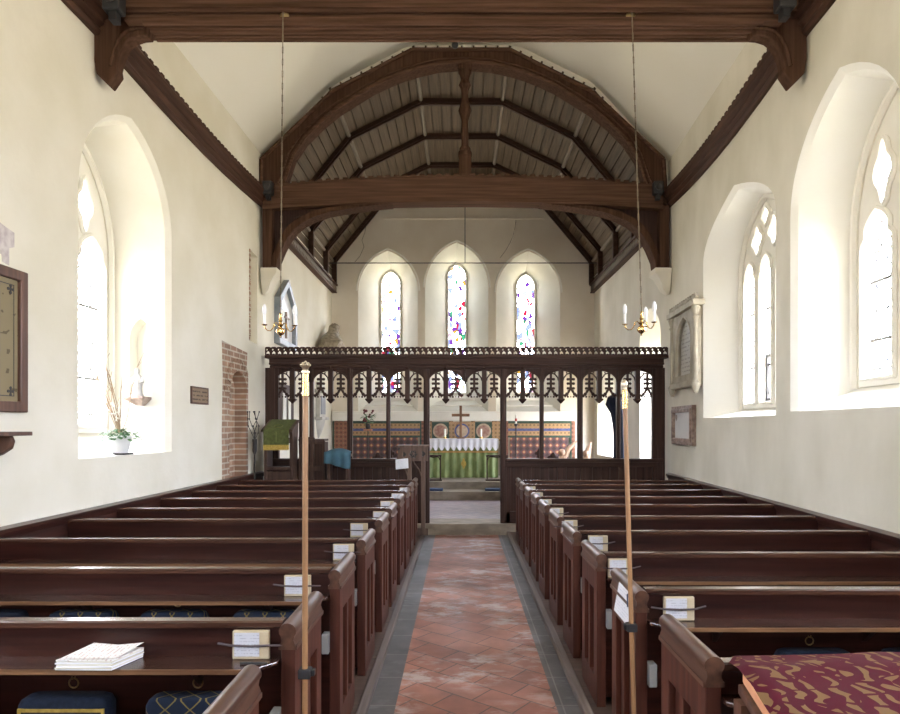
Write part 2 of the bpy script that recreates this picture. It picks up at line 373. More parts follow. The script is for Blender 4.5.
# blue needlework with gold lattice
def lattice():
    m = mat('navy_needlework', (.010,.024,.07), (.02,.045,.11), .95, (60,60,60), 1, .3); b = m.node_tree.nodes['Principled BSDF']
    tc = N(m, 'ShaderNodeTexCoord'); sp = N(m, 'ShaderNodeSeparateXYZ'); L(m, tc.outputs['Object'], sp.inputs[0])
    yz = N(m, 'ShaderNodeMath', operation='SUBTRACT'); L(m, sp.outputs['Z'], yz.inputs[0]); L(m, sp.outputs['Y'], yz.inputs[1])
    outs = []
    for s in (1, -1):
        a = N(m, 'ShaderNodeMath', operation='MULTIPLY_ADD'); L(m, yz.outputs[0], a.inputs[0]); a.inputs[1].default_value = s*1.2; L(m, sp.outputs['X'], a.inputs[2])
        d = N(m, 'ShaderNodeMath', operation='MULTIPLY'); L(m, a.outputs[0], d.inputs[0]); d.inputs[1].default_value = 11
        f = N(m, 'ShaderNodeMath', operation='FRACT'); L(m, d.outputs[0], f.inputs[0])
        l = N(m, 'ShaderNodeMath', operation='LESS_THAN'); L(m, f.outputs[0], l.inputs[0]); l.inputs[1].default_value = .075; outs.append(l.outputs[0])
    mx = N(m, 'ShaderNodeMath', operation='MAXIMUM'); L(m, outs[0], mx.inputs[0]); L(m, outs[1], mx.inputs[1])
    L(m, mixc(m, mx.outputs[0], (.006,.014,.038), (.20,.155,.045)), b.inputs['Base Color']); return m
M['lattice'] = lattice()
def damask():
    m = mat('burgundy_damask', (.1,.01,.03), None, .7, spec=.08); b = m.node_tree.nodes['Principled BSDF']
    tc = N(m, 'ShaderNodeTexCoord')
    n = N(m, 'ShaderNodeTexNoise', Scale=9.0, Detail=1.0); L(m, tc.outputs['Object'], n.inputs['Vector'])
    vm = N(m, 'ShaderNodeVectorMath', operation='MULTIPLY_ADD'); L(m, n.outputs['Color'], vm.inputs[0]); vm.inputs[1].default_value = (.11,.11,.11); L(m, tc.outputs['Object'], vm.inputs[2])
    w = N(m, 'ShaderNodeTexVoronoi', Scale=11.0, feature='DISTANCE_TO_EDGE'); L(m, vm.outputs[0], w.inputs['Vector'])
    w2 = N(m, 'ShaderNodeTexWave', Scale=5.0, Distortion=11.0, Detail=1.5); w2.inputs['Detail Scale'].default_value = 1.6; L(m, tc.outputs['Object'], w2.inputs['Vector'])
    g1 = N(m, 'ShaderNodeMath', operation='GREATER_THAN'); L(m, w.outputs['Distance'], g1.inputs[0]); g1.inputs[1].default_value = .07
    g2 = N(m, 'ShaderNodeMath', operation='GREATER_THAN'); L(m, w2.outputs['Fac'], g2.inputs[0]); g2.inputs[1].default_value = .62
    ml = N(m, 'ShaderNodeMath', operation='MULTIPLY'); L(m, g1.outputs[0], ml.inputs[0]); L(m, g2.outputs[0], ml.inputs[1])
    L(m, mixc(m, ml.outputs[0], (.060,.003,.012), (.15,.088,.038)), b.inputs['Base Color']); return m
M['damask'] = damask()

# ------------------------------------------------------------------ outlines
def arch(cx, w, z0, zs, za, c=.35, n=10, z0b=None):
    """pointed arch outline: bottom-left, up, over, down to bottom-right"""
    R = w*(1+c); H = math.sqrt(R*R-(w*c)**2); k = (za-zs)/H
    a1 = math.acos(w*c/R)
    pts = [(cx-w, z0)]
    for i in range(n+1):
        a = a1*i/n; pts.append((cx+w*c-R*math.cos(a), zs+k*R*math.sin(a)))
    for i in range(n-1, -1, -1):
        a = a1*i/n; pts.append((cx-w*c+R*math.cos(a), zs+k*R*math.sin(a)))
    pts.append((cx+w, z0)); return pts
def light_head(cx, w, z0, zs, za):
    p = arch(cx, w, z0, zs, za, .6, 8)
    q = []
    for (x, z) in p:                      # small cusps either side of the head
        h = (z-zs)/(za-zs)
        if .05 < h < .95:
            f = 1-.22*math.exp(-((h-.35)/.12)**2); x = cx+(x-cx)*f
        q.append((x, z))
    return q
def foil(cx, cz, rx, rz, n=32, k=4, amp=.17, rot=0):
    return [(cx+rx*(1-amp+amp*math.cos(k*a+rot))*math.cos(a), cz+rz*(1-amp+amp*math.cos(k*a+rot))*math.sin(a)) for a in [2*PI*i/n for i in range(n)]]

# ------------------------------------------------------------------ setting: walls and windows
WN = [0]
def portal(f, s0, s1, z0, z1, t, side):
    c = Vector(f((s0+s1)/2, (z0+z1)/2, t))
    d = bpy.data.lights.new('window_daylight', 'AREA'); d.shape = 'RECTANGLE'; d.size = s1-s0; d.size_y = z1-z0
    d.cycles.is_portal = True
    o = bpy.data.objects.new('window_daylight', d); C.objects.link(o); o.location = c
    dirv = {'L': Vector((1,0,0)), 'R': Vector((-1,0,0)), 'E': Vector((0,-1,0)), 'W': Vector((0,1,0))}[side]
    o.rotation_euler = dirv.to_track_quat('-Z', 'Y').to_euler() if side in 'LR' else dirv.to_track_quat('-Z', 'Z').to_euler()
    return o
def nave_window(f, side, c, w, zsill, zs, za, t, lights, niche=False, casement=False, vis=True, win_in=.10, zin=None, dagger=True, cc=.3):
    """returns the hole outline for the wall; builds reveal, frame, glass"""
    WN[0] += 1
    hole = arch(c, w+.05, zsill-.0, zs, za+.05, cc)
    l1 = arch(c, w, zsill, zs, za, cc)
    wi = w-win_in; zb = zsill+(.2 if zin is None else zin)
    zsi, zai = zs-.25, za-.06
    l2 = arch(c, wi, zb, zsi, zai, .45)
    root = sempty('window_%d' % WN[0], f(c, zsill, t))
    rings = [[f(u, v, 0) for u, v in hole], [f(u, v, .05) for u, v in l1], [f(u, v, t) for u, v in l2]]
    mb = MB(); n = len(l1)
    far = None
    if niche:
        far = n-2                                   # edge from spring down to the sill on the far side
        mb.loft(rings, skip={(1, far)})
        z_a, z_b, z_c, z_d = zsill, zb, zsi, zs
        def fn(a, z, q):
            dd = .05+a*(t-.05); D = c+w-(win_in)*a
            return (LWX(D)-dd, D+q, z)
        outer = [(0, z_a), (1, z_b), (1, z_c), (0, z_d)]
        a0, a1_ = .22, .62
        nh = arch((a0+a1_)/2, (a1_-a0)/2, 1.97, 2.55, 2.78, .5, 6)
        mb.tris([outer, nh], fn, 0)
        back = [(.42+(u-.42)*.8, v-(.0 if v < 2 else .03)) for u, v in nh]
        mb.loft([[fn(u, v, 0) for u, v in nh], [fn(u, v, .12) for u, v in back]])
        mb.tris([back], fn, .12)
    else: mb.loft(rings)
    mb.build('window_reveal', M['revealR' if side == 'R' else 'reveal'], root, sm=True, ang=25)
    # stone frame with tracery
    p = 2*(wi-.07)/lights; hs = []
    lz0 = zb+.06
    lw = p/2-.05
    for i in range(lights):
        cx = c-(wi-.07)+p*(i+.5)
        hs.append(light_head(cx, lw, lz0, zsi-.15, zsi+.16 if lights == 2 else zsi+.1))
    if lights == 2:
        for sgn in (-1, 1): hs.append(foil(c+sgn*.185, zsi+.42, .135, .27, 32, 4, .15))
    else:
        for sgn in (-1, 1): hs.append(foil(c+sgn*p*.5, zsi+.30, .15, .17, 32, 4, .15))
        hs.append(foil(c, zsi+.52, .11, .12, 24, 4, .15))
    mb = MB(); mb.plate([l2]+hs, f, t-.03, t+.12)
    fr = mb.build('window_frame', M['stonew'], root, bev=.018)
    mb = MB()                                       # raised moulding around each opening and on the arch
    for h in hs: mb.tube([f(u, v, t-.045) for u, v in h]+[f(*h[0], t-.045)], .022, 6)
    mb.tube([f(c+(u-c)*.97, v-.01, t-.05) for u, v in l2], .035, 6)
    mb.build('moulding', M['stonew'], fr, sm=True)
    mb = MB(); g = .02
    mb.tris([[(c-wi+g, zb), (c+wi-g, zb), (c+wi-g, zsi), (c+wi*.6, zai-.3), (c, zai-.02), (c-wi*.6, zai-.3), (c-wi+g, zsi)]], f, t+.06)
    mb.build('glass_pane', M['glass'], root)
    mb = MB()
    zb2 = zsi-.15
    for k in range(5):
        z = lz0+(zb2-lz0)*(k+.35)/4.4
        for i in range(lights):
            cx = c-(wi-.07)+p*(i+.5); a, b = Vector(f(cx-lw, z, t+.045)), Vector(f(cx+lw, z, t+.045)); r = .014 if k % 2 else .008
            mb.tube([a, b], r, 6)
    mb.build('saddle_bar', M['iron'], root)
    if casement:
        cx = c-(wi-.07)+p*1.5; mb = MB(); z0c, z1c = lz0+.02, lz0+.55
        lo = [(cx-lw+.01, z0c), (cx+lw-.01, z0c), (cx+lw-.01, z1c), (cx-lw+.01, z1c)]
        li = [(cx-lw+.045, z0c+.035), (cx+lw-.045, z0c+.035), (cx+lw-.045, z1c-.035), (cx-lw+.045, z1c-.035)]
        mb.plate([lo, li], f, t+.02, t+.05); mb.build('casement', M['iron'], root)
    portal(f, c-wi, c+wi, zb, zai, t+.1, side)
    return hole

wl_holes = [nave_window(fL, 'L', 6.01, .755, 1.38, 3.62, 4.49, .60, 2, niche=True),
            nave_window(fL, 'L', 1.2, .79, 1.38, 3.62, 4.52, .52, 2),  # unseen window out of frame, added for fill light
            nave_window(fL, 'L', -3.2, .79, 1.38, 3.62, 4.52, .52, 2)]  # another unseen window farther back, added for fill light
wr_holes = [nave_window(fR, 'R', 4.93, .77, 1.78, 3.52, 4.36, .50, 2, win_in=.15, cc=.6),
            nave_window(fR, 'R', 7.10, 1.00, 1.75, 3.72, 4.27, .40, 3, casement=True, win_in=.27, zin=.1, cc=3.5),
            nave_window(fR, 'R', 1.5, 1.0, 1.75, 3.6, 4.4, .42, 3, win_in=.2),  # unseen window out of frame, added for fill light
            nave_window(fR, 'R', -3.0, 1.0, 1.75, 3.6, 4.4, .42, 3, win_in=.2)]  # another unseen window farther back, added for fill light
# chancel south windows (simple splayed lancets)
def chancel_lancet(f, side, c, w, z0, zs, za, t, shrink, glassmat='glass', steps=False, zin=.45, m='reveal', moulding=False, gtop=None):
    WN[0] += 1
    root = sempty('window_%d' % WN[0], f(c, z0, t))
    hole = arch(c, w, z0, zs, za, .45)
    wi = w-shrink; zt = gtop if gtop else za-.4
    l2 = arch(c, wi, z0+zin, zt-wi*1.3, zt, .45)
    mb = MB(); mb.loft([[f(u, v, 0) for u, v in hole], [f(u, v, t) for u, v in l2]])
    mb.build('window_reveal', M[m], root, sm=True, ang=30)
    gl = arch(c, wi-.045, z0+zin+.04, zt-wi*1.3, zt-.05, .45)
    mb = MB(); mb.plate([l2, gl], f, t-.02, t+.08); mb.build('window_frame', M['stonew'], root)
    mb = MB(); mb.tris([gl], f, t+.03); mb.build('glass_pane', M[glassmat], root)
    mb = MB()
    zlo, zhi = z0+zin, zt-.3
    for k in range(1, 6):
        z = zlo+(zhi-zlo)*k/6; mb.tube([f(c-wi, z, t+.01), f(c+wi, z, t+.01)], .007, 6)
    mb.build('saddle_bar', M['iron'], root)
    if moulding:
        mb = MB(); o2 = arch(c, w+.035, zs-.02, zs, za+.05, .45)[1:-1]; mb.tube([f(u, v, -.0) for u, v in o2], .022, 6)
        o3 = arch(c, wi+.05, zt-wi*1.3-.1, zt-wi*1.3, zt+.09, .45)
        mb.tube([f(u, v, t-.05) for u, v in o3], .02, 6)
        mb.build('hood_mould', M['stonew'], root, sm=True)
    if steps:
        mb = MB()
        for k in range(2):
            zk = z0+.10+k*.17; tk = t*(.30+.33*k); wk = w-shrink*(.30+.33*k)
            mb.add(*_slab(f, c, wk, zk, tk-.0, zk+.07, t+.0))
        mb.build('stepped_sill', M['stonew'], root)
    portal(f, c-wi, c+wi, z0+zin, zt, t+.12, side)
    return hole
def _slab(f, c, w, z0, t0, z1, t1):
    vs = [f(c-w, z0, t0), f(c+w, z0, t0), f(c+w*.8, z0, t1), f(c-w*.8, z0, t1), f(c-w, z1, t0), f(c+w, z1, t0), f(c+w*.8, z1, t1), f(c-w*.8, z1, t1)]
    return vs, [(0,3,2,1),(4,5,6,7),(0,1,5,4),(1,2,6,5),(2,3,7,6),(3,0,4,7)]
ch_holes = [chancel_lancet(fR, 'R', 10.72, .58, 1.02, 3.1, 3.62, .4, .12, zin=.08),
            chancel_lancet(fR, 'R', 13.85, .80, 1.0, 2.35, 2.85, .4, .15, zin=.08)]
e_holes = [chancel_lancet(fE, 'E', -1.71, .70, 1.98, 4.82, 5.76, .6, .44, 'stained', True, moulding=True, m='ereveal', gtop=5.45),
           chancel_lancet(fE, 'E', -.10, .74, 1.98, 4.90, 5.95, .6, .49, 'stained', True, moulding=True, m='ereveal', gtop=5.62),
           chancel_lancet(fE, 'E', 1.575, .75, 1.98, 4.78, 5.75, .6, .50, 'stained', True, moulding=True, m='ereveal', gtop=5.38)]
WY = -6.0
def fW(u, v, t): return (u, WY-t, v)
w_holes = [nave_window(fW, 'W', 0, 1.2, 2.0, 4.4, 5.6, .4, 3, win_in=.15)]  # unseen west window, added as a source of fill light

# blocked brick doorway and rood-loft slit on the left wall
bd_outer = [(8.18, .95), (9.13, .95), (9.13, 2.38), (9.07, 2.40), (9.10, 2.69), (8.60, 2.72), (8.17, 2.745), (8.20, 2.3), (8.17, 1.6)]
bd_in = arch(8.74, .31, .95, 2.12, 2.40, .2, 8)
slit = [(9.17, 2.88), (9.52, 2.86), (9.52, 4.16), (9.19, 4.20)]
mb = MB(); mb.tris([[(WY, -.3), (9.8, -.3), (9.8, 7.9), (WY, 7.9)]]+wl_holes+[bd_outer, slit], fL, 0)
mb.tris([[(9.8, -.3), (15.3, -.3), (15.3, 5.8), (9.8, 5.8)]], fL, 0)
wl = struct(mb.build('wall_left', M['plaster']))
mb = MB(); mb.tris([bd_outer, bd_in], fL, .0); mb.loft([[fL(u, v, 0) for u, v in bd_in], [fL(u, v, .16) for u, v in bd_in]]); mb.tris([bd_in], fL, .16)
door = struct(mb.build('door_1', M['brick']))
mb = MB()                                             # ring of arch bricks standing a little proud
for k in range(15):
    a = PI*(k+.5)/15; ca, sa = math.cos(a), math.sin(a)
    r0, r1 = .325, .50
    def q(r, da): return (8.74-r*math.cos(a+da)*.98, 2.08+r*math.sin(a+da)*.98)
    quad = [q(r0, -.09), q(r0, .09), q(r1, .075), q(r1, -.075)]
    quad = [(min(max(u, 8.2), 9.1), min(v, 2.70)) for u, v in quad]
    mb.prism(quad, fL, .01, -.012)
mb.build('brick_arch', M['brick'], door)
mb = MB(); mb.loft([[fL(u, v, 0) for u, v in slit], [fL(u, v, .12) for u, v in slit]]); mb.tris([slit], fL, .12)
sl = struct(mb.build('wall_left_recess', M['plaster']))
mb = MB()
for k in range(22):
    z = 2.88+k*.06; mb.box(LWX(9.19)-.03, LWX(9.19)+.006+.004*(k % 2), 9.165, 9.20+.012*(k % 3), z, z+.05)
mb.build('brick_edging', M['brick'], sl)
mb = MB(); mb.tris([[(WY, -.3), (9.8, -.3), (9.8, 7.9), (WY, 7.9)]]+wr_holes, fR, 0)
mb.tris([[(9.8, -.3), (15.3, -.3), (15.3, 5.8), (9.8, 5.8)]]+ch_holes, fR, 0)
struct(mb.build('wall_right', M['plasterR']))
mb = MB(); mb.tris([[(-3.6, -.3), (3.6, -.3), (3.6, 7.8), (-3.6, 7.8)]]+e_holes, fE, 0)
we = struct(mb.build('wall_back', M['east']))
mb = MB()
for pts in (((366,226),(365,232),(362,240),(364,247),(360,256),(355,262)), ((516,220),(515,228),(513,236),(510,243),(506,250),(500,258))):
    mb.tube([(EXx(a), 14.998, EZz(b)) for a, b in pts], .007, 4)
mb.build('plaster_crack', M['oldstone'], we)
mb = MB(); mb.box(-1.8, 1.95, 14.975, 15, 6.50, 6.525); struct(mb.build('trim_1', M['east']))
mb = MB(); mb.tris([[(-3.6, -.3), (3.6, -.3), (3.6, 7.8), (-3.6, 7.8)]]+w_holes, fW, 0)
struct(mb.build('wall_front', M['plaster']))

# nave ceiling
prof = [(-3.22, 5.5), (-3.13, 5.66), (-2.03, 6.80), (-1.85, 6.93), (-.86, 7.44), (-.70, 7.48), (.80, 7.48), (.95, 7.44), (1.98, 6.93), (2.10, 6.82), (3.18, 5.68), (3.25, 5.5)]
def cring(D):
    a, b = (LWX(D)+3.03), (RWX(D)-3.17)
    sh = [a, a, a*.8, a*.6, 0, 0, 0, 0, b*.6, b*.8, b, b]
    return [(x+h, D, z) for (x, z), h in zip(prof, sh)]
mb = MB(); mb.loft([cring(D) for D in (WY-.1, 0, 2, 4, 6, 8, 9.90)], closed=False)
struct(mb.build('ceiling', M['ceil'], sm=True, ang=60))
# chancel boarded ceiling
mb = MB(); mb.plate([[(-3.5, 5.2), (3.5, 5.2), (3.5, 8.0), (-3.5, 8.0)], [(-2.99, 5.21), (-2.99, 5.50), (-1.97, 6.755), (-.715, 7.385), (.735, 7.385), (2.01, 6.755), (3.07, 5.50), (3.07, 5.21)]], fXZ, 9.80, 9.84)  # plate added to stop sky light leaking between nave and chancel ceilings
struct(mb.build('wall_leak_stop', M['ceil']))
Q = [(-3.03, 4.94), (-3.0, 5.52), (-1.98, 6.77), (-.72, 7.40), (.74, 7.40), (2.02, 6.77), (3.08, 5.52), (3.12, 4.94)]
def grooved(pts, w=.175, g=.028, dpt=.030):
    out = []
    for a, b in zip(pts[:-1], pts[1:]):
        a, b = Vector(a), Vector(b); d = b-a; n = max(1, round(d.length/w)); nrm = Vector((-d.y, d.x)).normalized()
        for i in range(n):
            p, q = a+d*i/n, a+d*(i+1)/n; e = d.normalized()*g/2
            out += [tuple(p+nrm*dpt), tuple(p+e+nrm*dpt), tuple(p+e), tuple(q-e), tuple(q-e+nrm*dpt)]
    return out+[tuple(pts[-1])]
gp = grooved(Q)
mb = MB(); mb.loft([[(x, 9.72, z) for x, z in gp], [(x, 15.05, z) for x, z in gp]], closed=False)
cc_ = struct(mb.build('ceiling_chancel', M['board']))
def off(pts, d):
    c = Vector((.05, 5.0)); out = []
    for i, p in enumerate(pts):
        a = Vector(pts[max(i-1, 0)]); b = Vector(pts[min(i+1, len(pts)-1)]); t = (b-a).normalized(); nrm = Vector((t.y, -t.x))
        out.append(tuple(Vector(p)+nrm*d))
    return out
for D in (9.98, 11.27, 12.62, 14.0, 14.93):
    h = .045; mb = MB()
    for dd, hh in ((.07, h), (.11, h*.5)):
        A, B = Q[1:-1], off(Q[1:-1], dd)
        for i in range(len(A)-1):
            vs = [(A[i][0], D-hh, A[i][1]), (A[i+1][0], D-hh, A[i+1][1]), (B[i+1][0], D-hh, B[i+1][1]), (B[i][0], D-hh, B[i][1])]
            mb.caploft([vs, [(x, D+hh, z) for x, _, z in vs]])
    for sx, x in ((1, -3.0), (-1, 3.09)): mb.box(min(x, x+sx*.10), max(x, x+sx*.10), D-h, D+h, 4.95, 5.56)
    mb.build('ceiling_rib', M['rib'], cc_)
for i in range(1, 7):
    x, z = Q[i]; s = 1 if x < 0 else -1
    mb = MB(); mb.tube([(x+s*.012, 9.8, z-.02), (x+s*.012, 15, z-.025)], .040, 6); mb.build('ceiling_strip', M['strip'], cc_)
# chancel wall plates
for k, (X, s) in enumerate(((LWX(12), 1), (RWX(12), -1))):
    mb = MB(); a, b = X, X+s*.10
    mb.box(min(a, b), max(a, b), 9.85, 15, 4.78, 4.95); a, b = X, X+s*.14
    mb.box(min(a, b), max(a, b), 9.85, 15, 4.925, 4.965); mb.box(min(X, X+s*.12), max(X, X+s*.12), 9.85, 15, 4.76, 4.79)
    t = struct(mb.build('trim_%d' % (2+k), M['cornice'], bev=.006))
    mb = MB(); y = 9.9
    while y < 15:
        mb.obox((X+s*.105, y, 4.857), (.008, 0, 0), (0, .022, .045), (0, .022, -.045)); y += .105
    mb.build('carved_ornament', M['strip'], t)
# nave wall plates (moulded cornices)
for k, (fx, s, nm) in enumerate(((fL, 1, 'left'), (fR, -1, 'right'))):
    sag = lambda D: (.085 if k == 0 else .12)*math.sin(PI*(D-5.4)/4.4) if 5.4 < D < 9.8 else 0
    pr = [(0, 4.97), (.035, 4.97), (.05, 5.0), (.04, 5.02), (.075, 5.045), (.07, 5.065), (.105, 5.09), (.115, 5.125), (.10, 5.145), (.10, 5.165), (0, 5.165)]
    mb = MB(); ring = lambda D: [fx(D, 4.96+(z-4.97)*1.25-sag(D), -t*1.15) for t, z in pr]
    mb.caploft([ring(D) for D in (WY, 0, 3, 5.4, 5.9, 6.4, 7, 7.6, 8.2, 8.8, 9.3, 9.74)])
    t = struct(mb.build('trim_%d' % (4+k), M['cornice'], bev=.004))
    mb = MB(); y = 3.6
    while y < 9.5:
        mb.caploft([[fx(y, z, -.055), fx(y+.09, z, -.055), fx(y+.09, z, -.145), fx(y, z, -.145)] if False else
                    [fx(y, 5.195-sag(y), -.04), fx(y+.06, 5.195-sag(y), -.04), fx(y+.06, 5.195-sag(y), -.12), fx(y, 5.195-sag(y), -.12)],
                    [fx(y, 5.213-sag(y), -.04), fx(y+.06, 5.213-sag(y), -.04), fx(y+.06, 5.213-sag(y), -.12), fx(y, 5.213-sag(y), -.12)]]); y += .11
    mb.build('cresting', M['cornice'], t)
    # dado panelling
    zt = .955 if k == 0 else .93
    mb = MB(); ring = lambda D: [fx(D, z, -t) for t, z in [(0, 0), (.03, 0), (.03, zt-.05), (0, zt-.05)]]
    mb.caploft([ring(WY), ring(9.7)])
    b = struct(mb.build('baseboard_'+nm, M['dado']))
    mb = MB(); ring = lambda D: [fx(D, z, -t) for t, z in [(0, zt-.07), (.035, zt-.07), (.06, zt-.025), (.065, zt), (.02, zt+.012), (0, zt+.012)]]
    mb.caploft([ring(WY), ring(9.7)]); mb.build('dado_rail', M['dado'], b, bev=.003)

# ------------------------------------------------------------------ floors and steps
AL, AR = -.545, .70           # aisle edges
def quadfloor(name, x0, x1, y0, y1, z, m):
    mb = MB(); mb.add([(x0,y0,z),(x1,y0,z),(x1,y1,z),(x0,y1,z)], [(0,1,2,3)]); return struct(mb.build(name, m))
quadfloor('floor', -.385, .56, WY, 9.78, 0, M['tile'])
quadfloor('floor_border', -.60, -.385, WY, 9.78, 0, M['slate']); quadfloor('floor_border', .56, .74, WY, 9.78, 0, M['slate'])
for x0, x1 in ((-3.4, AL), (AR, 3.3)):
    mb = MB(); mb.box(x0, x1, WY, 9.69, -.1, .045); struct(mb.build('floor_boards', M['fboard']))
for n, (x0, x1) in enumerate(((AL-.04, AL+.01), (AR-.01, AR+.04))):
    mb = MB(); mb.box(x0, x1, WY, 9.69, 0, .055); struct(mb.build('trim_%d' % (6+n), M['kerb'], bev=.006))
mb = MB(); mb.box(-3.1, 3.2, 9.69, 10.25, -.1, .17); struct(mb.build('step', M['step'], bev=.012))
quadfloor('floor_chancel', -3.1, 3.2, 10.25, 12.9, .168, M['chtile'])
mb = MB(); mb.box(-3.1, 3.2, 12.78, 13.35, .1, .34); struct(mb.build('step', M['step'], bev=.012))
mb = MB(); mb.box(-3.1, 3.2, 13.22, 15, .1, .50); struct(mb.build('step', M['step'], bev=.012))

# ------------------------------------------------------------------ pews
LP = [1.50, 2.37, 3.25, 4.11, 4.98, 5.67, 6.46, 7.18, 7.87, 8.60]
RP = [2.03, 2.84, 3.65, 4.42, 5.15, 5.92, 6.60, 7.30, 8.00, 8.58]
ORD = ['nearest', 'second nearest', 'third nearest', 'fourth nearest', 'fifth nearest', 'sixth nearest', 'seventh nearest', 'eighth nearest', 'ninth nearest', 'farthest']
HP = .92
def make_pew(D, side, i):
    s = -1 if side == 'L' else 1
    X0 = -.615 if side == 'L' else .775                  # aisle face of the bench end
    wallx = (LWX(D)+.035) if side == 'L' else (RWX(D)-.035)
    sd = 'left of the aisle, below the statue niche' if side == 'L' else 'right of the aisle, below the wall monument'
    where = 'left of the aisle' if side == 'L' else 'right of the aisle'
    extra = {('L', 0): ', only its end showing', ('L', 1): ', brown staff clamped on', ('R', 1): ', white notice on end', ('R', 0): ', beside burgundy cloth'}.get((side, i), '')
    root = thing('church_pew', 'dark stained wooden pew, %s %s%s' % (ORD[i], where, extra), 'pew', (X0, D, .045), 'rows of dark wooden pews')
    def bx(mb, a, b, y0, y1, z0, z1):
        xa, xb = X0+s*a, X0+s*b
        mb.box(min(xa, xb), max(xa, xb), D+y0, D+y1, z0, z1)
    hb = -.03 if (side, i) == ('R', 0) else 0
    fend = lambda u, v, t: (X0+s*t, D+u, v)
    T = .052
    outer = [(0, .045), (.45, .045), (.45, .835), (0, .835)]
    holes = [[(.09, .20), (.205, .20), (.205, .70), (.09, .70)], [(.245, .20), (.36, .20), (.36, .70), (.245, .70)]]
    mb = MB(); mb.plate([outer]+holes, fend, 0, T)
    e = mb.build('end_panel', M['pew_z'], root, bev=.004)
    mb = MB()
    for h in holes: mb.prism([(h[0][0]-.003, .197), (h[1][0]+.003, .197), (h[1][0]+.003, .703), (h[0][0]-.003, .703)], fend, .026, .04)
    mb.build('inset', M['pew_z'], e)
    # cap: a roll on a narrower neck
    mb = MB(); cx = T/2
    pr = []
    for k in range(13):
        a = -.22*PI+1.44*PI*k/12; pr.append((cx+.032*math.cos(a), .892+.029*math.sin(a)))
    pr = [(cx+.03, .835), (cx+.022, .858)]+pr+[(cx-.022, .858), (cx-.03, .835)]
    mb.caploft([[(X0+s*u, D+y, v) for u, v in pr] for y in (-.008, .0, .45, .458)])
    bx(mb, -.008, T+.008, -.004, .454, .822, .838)
    mb.build('end_cap', M['cap'], root, sm=True)
    Lx = abs(wallx-X0)
    mb = MB(); bx(mb, T, Lx, .035, .06, .09, .898+hb)
    # upright board joints on the back
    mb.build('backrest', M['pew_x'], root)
    mb = MB()
    pr = [(.022, .895), (.078, .895), (.078, .914), (.072, .920), (.028, .920), (.022, .914)]
    mb.caploft([[(X0+s*t, D+y, z+hb) for y, z in pr] for t in (T, Lx)]); mb.build('top_rail', M['edge'], root)
    # book ledge with a cut corner
    mb = MB(); g = lambda u, v, t: (X0+s*u, D+v, t)
    mb.prism([(T+.004, .035), (Lx, .035), (Lx, -.105), (T+.085, -.105), (T+.004, -.02)], g, .770, .786); l = mb.build('book_ledge', M['ledge'], root, bev=.004)
    mb = MB(); mb.prism([(T+.085, -.100), (Lx, -.100), (Lx, -.107), (T+.085, -.107)], g, .7695, .7865); mb.build('worn_edge', M['wornedge'], l)
    for q in range(3):
        mb = MB(); xq = T+.3+q*(Lx-T-.6)/2
        mb.prism([(.035, .77), (-.06, .77), (.035, .68)], lambda u, v, t: (X0+s*t, D+u, v), xq, xq+.022)
        mb.build('ledge_bracket', M['pew_x'], root)
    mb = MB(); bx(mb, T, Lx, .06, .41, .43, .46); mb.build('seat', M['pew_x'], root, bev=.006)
    mb = MB(); bx(mb, T, Lx, .30, .325, .045, .43); mb.build('seat_riser', M['pew_x'], root)
    mb = MB(); bx(mb, T, T+.035, -.03, .03, .50, .60); mb.build('switch_box', M['greybox'], root, bev=.004)
    return root
for i, D in enumerate(LP): make_pew(D, 'L', i)
for i, D in enumerate(RP): make_pew(D, 'R', i)

# kneelers on hooks
def kneeler(cx, D, kind, label, dz=0):
    r = thing('kneeler', label, 'kneeler', (cx, D, .37), 'blue kneelers hung on the pew backs')
    y1 = D+.033; y0 = y1-.085; z0, z1 = .38+dz, .66+dz; w = .165
    def ring(z, sc, dz=0): 
        pts = []
        for k in range(24):
            a = 2*PI*k/24; ca, sa = math.cos(a), math.sin(a); e = .28
            px = math.copysign(abs(ca)**e, ca)*w*sc; py = math.copysign(abs(sa)**e, sa)*.0425*sc
            pts.append((cx+px, (y0+y1)/2+py, z))
        return pts
    mb = MB(); mb.caploft([ring(z0, .9), ring(z0+.02, 1), ring(z1-.03, 1), ring(z1-.008, .93), ring(z1, .8)])
    m = M['lattice'] if kind else M['navy']
    body = mb.build('cushion', m, r, sm=True, ang=60)
    if not kind:
        mb = MB(); fr = [(cx-w+.008, z0+.02), (cx+w-.008, z0+.02), (cx+w-.008, z1-.035), (cx-w+.008, z1-.035)]
        fi = [(cx-w+.018, z0+.03), (cx+w-.018, z0+.03), (cx+w-.018, z1-.047), (cx-w+.018, z1-.047)]
        mb.plate([fr, fi], fXZ, y0-.002, y0+.004); mb.build('gold_border', M['gold'], body)
    mb = MB(); mb.torus((cx, D+.026, z1+.028), .018, .003, lambda c, a, b, q: (c[0]+a, c[1]+q, c[2]+b), 14, 5)
    mb.tube([(cx, D+.035, z1+.046), (cx, D+.016, z1+.046), (cx, D+.014, z1+.056)], .003, 5)
    mb.build('hanging_ring', M['dbrass'], r); return r
kn = 0
COL = ['closest to the aisle', 'second from the aisle', 'third from the aisle', 'fourth from the aisle']
for row, D in ((1, LP[1]), (2, LP[2])):
    for k, cx in enumerate((-.985, -1.45, -1.91, -2.37)):
        if row == 1 and k > 2: continue
        kind = not (row == 1 and k == 1 or row == 2 and k == 3)
        pat = 'with gold diamond lattice' if kind else 'with plain gold border'
        kneeler(cx, D, kind, 'navy kneeler %s, %s, %s left pew back' % (pat, COL[k], {1: 'nearest', 2: 'second nearest'}[row]), .055*(row == 2))
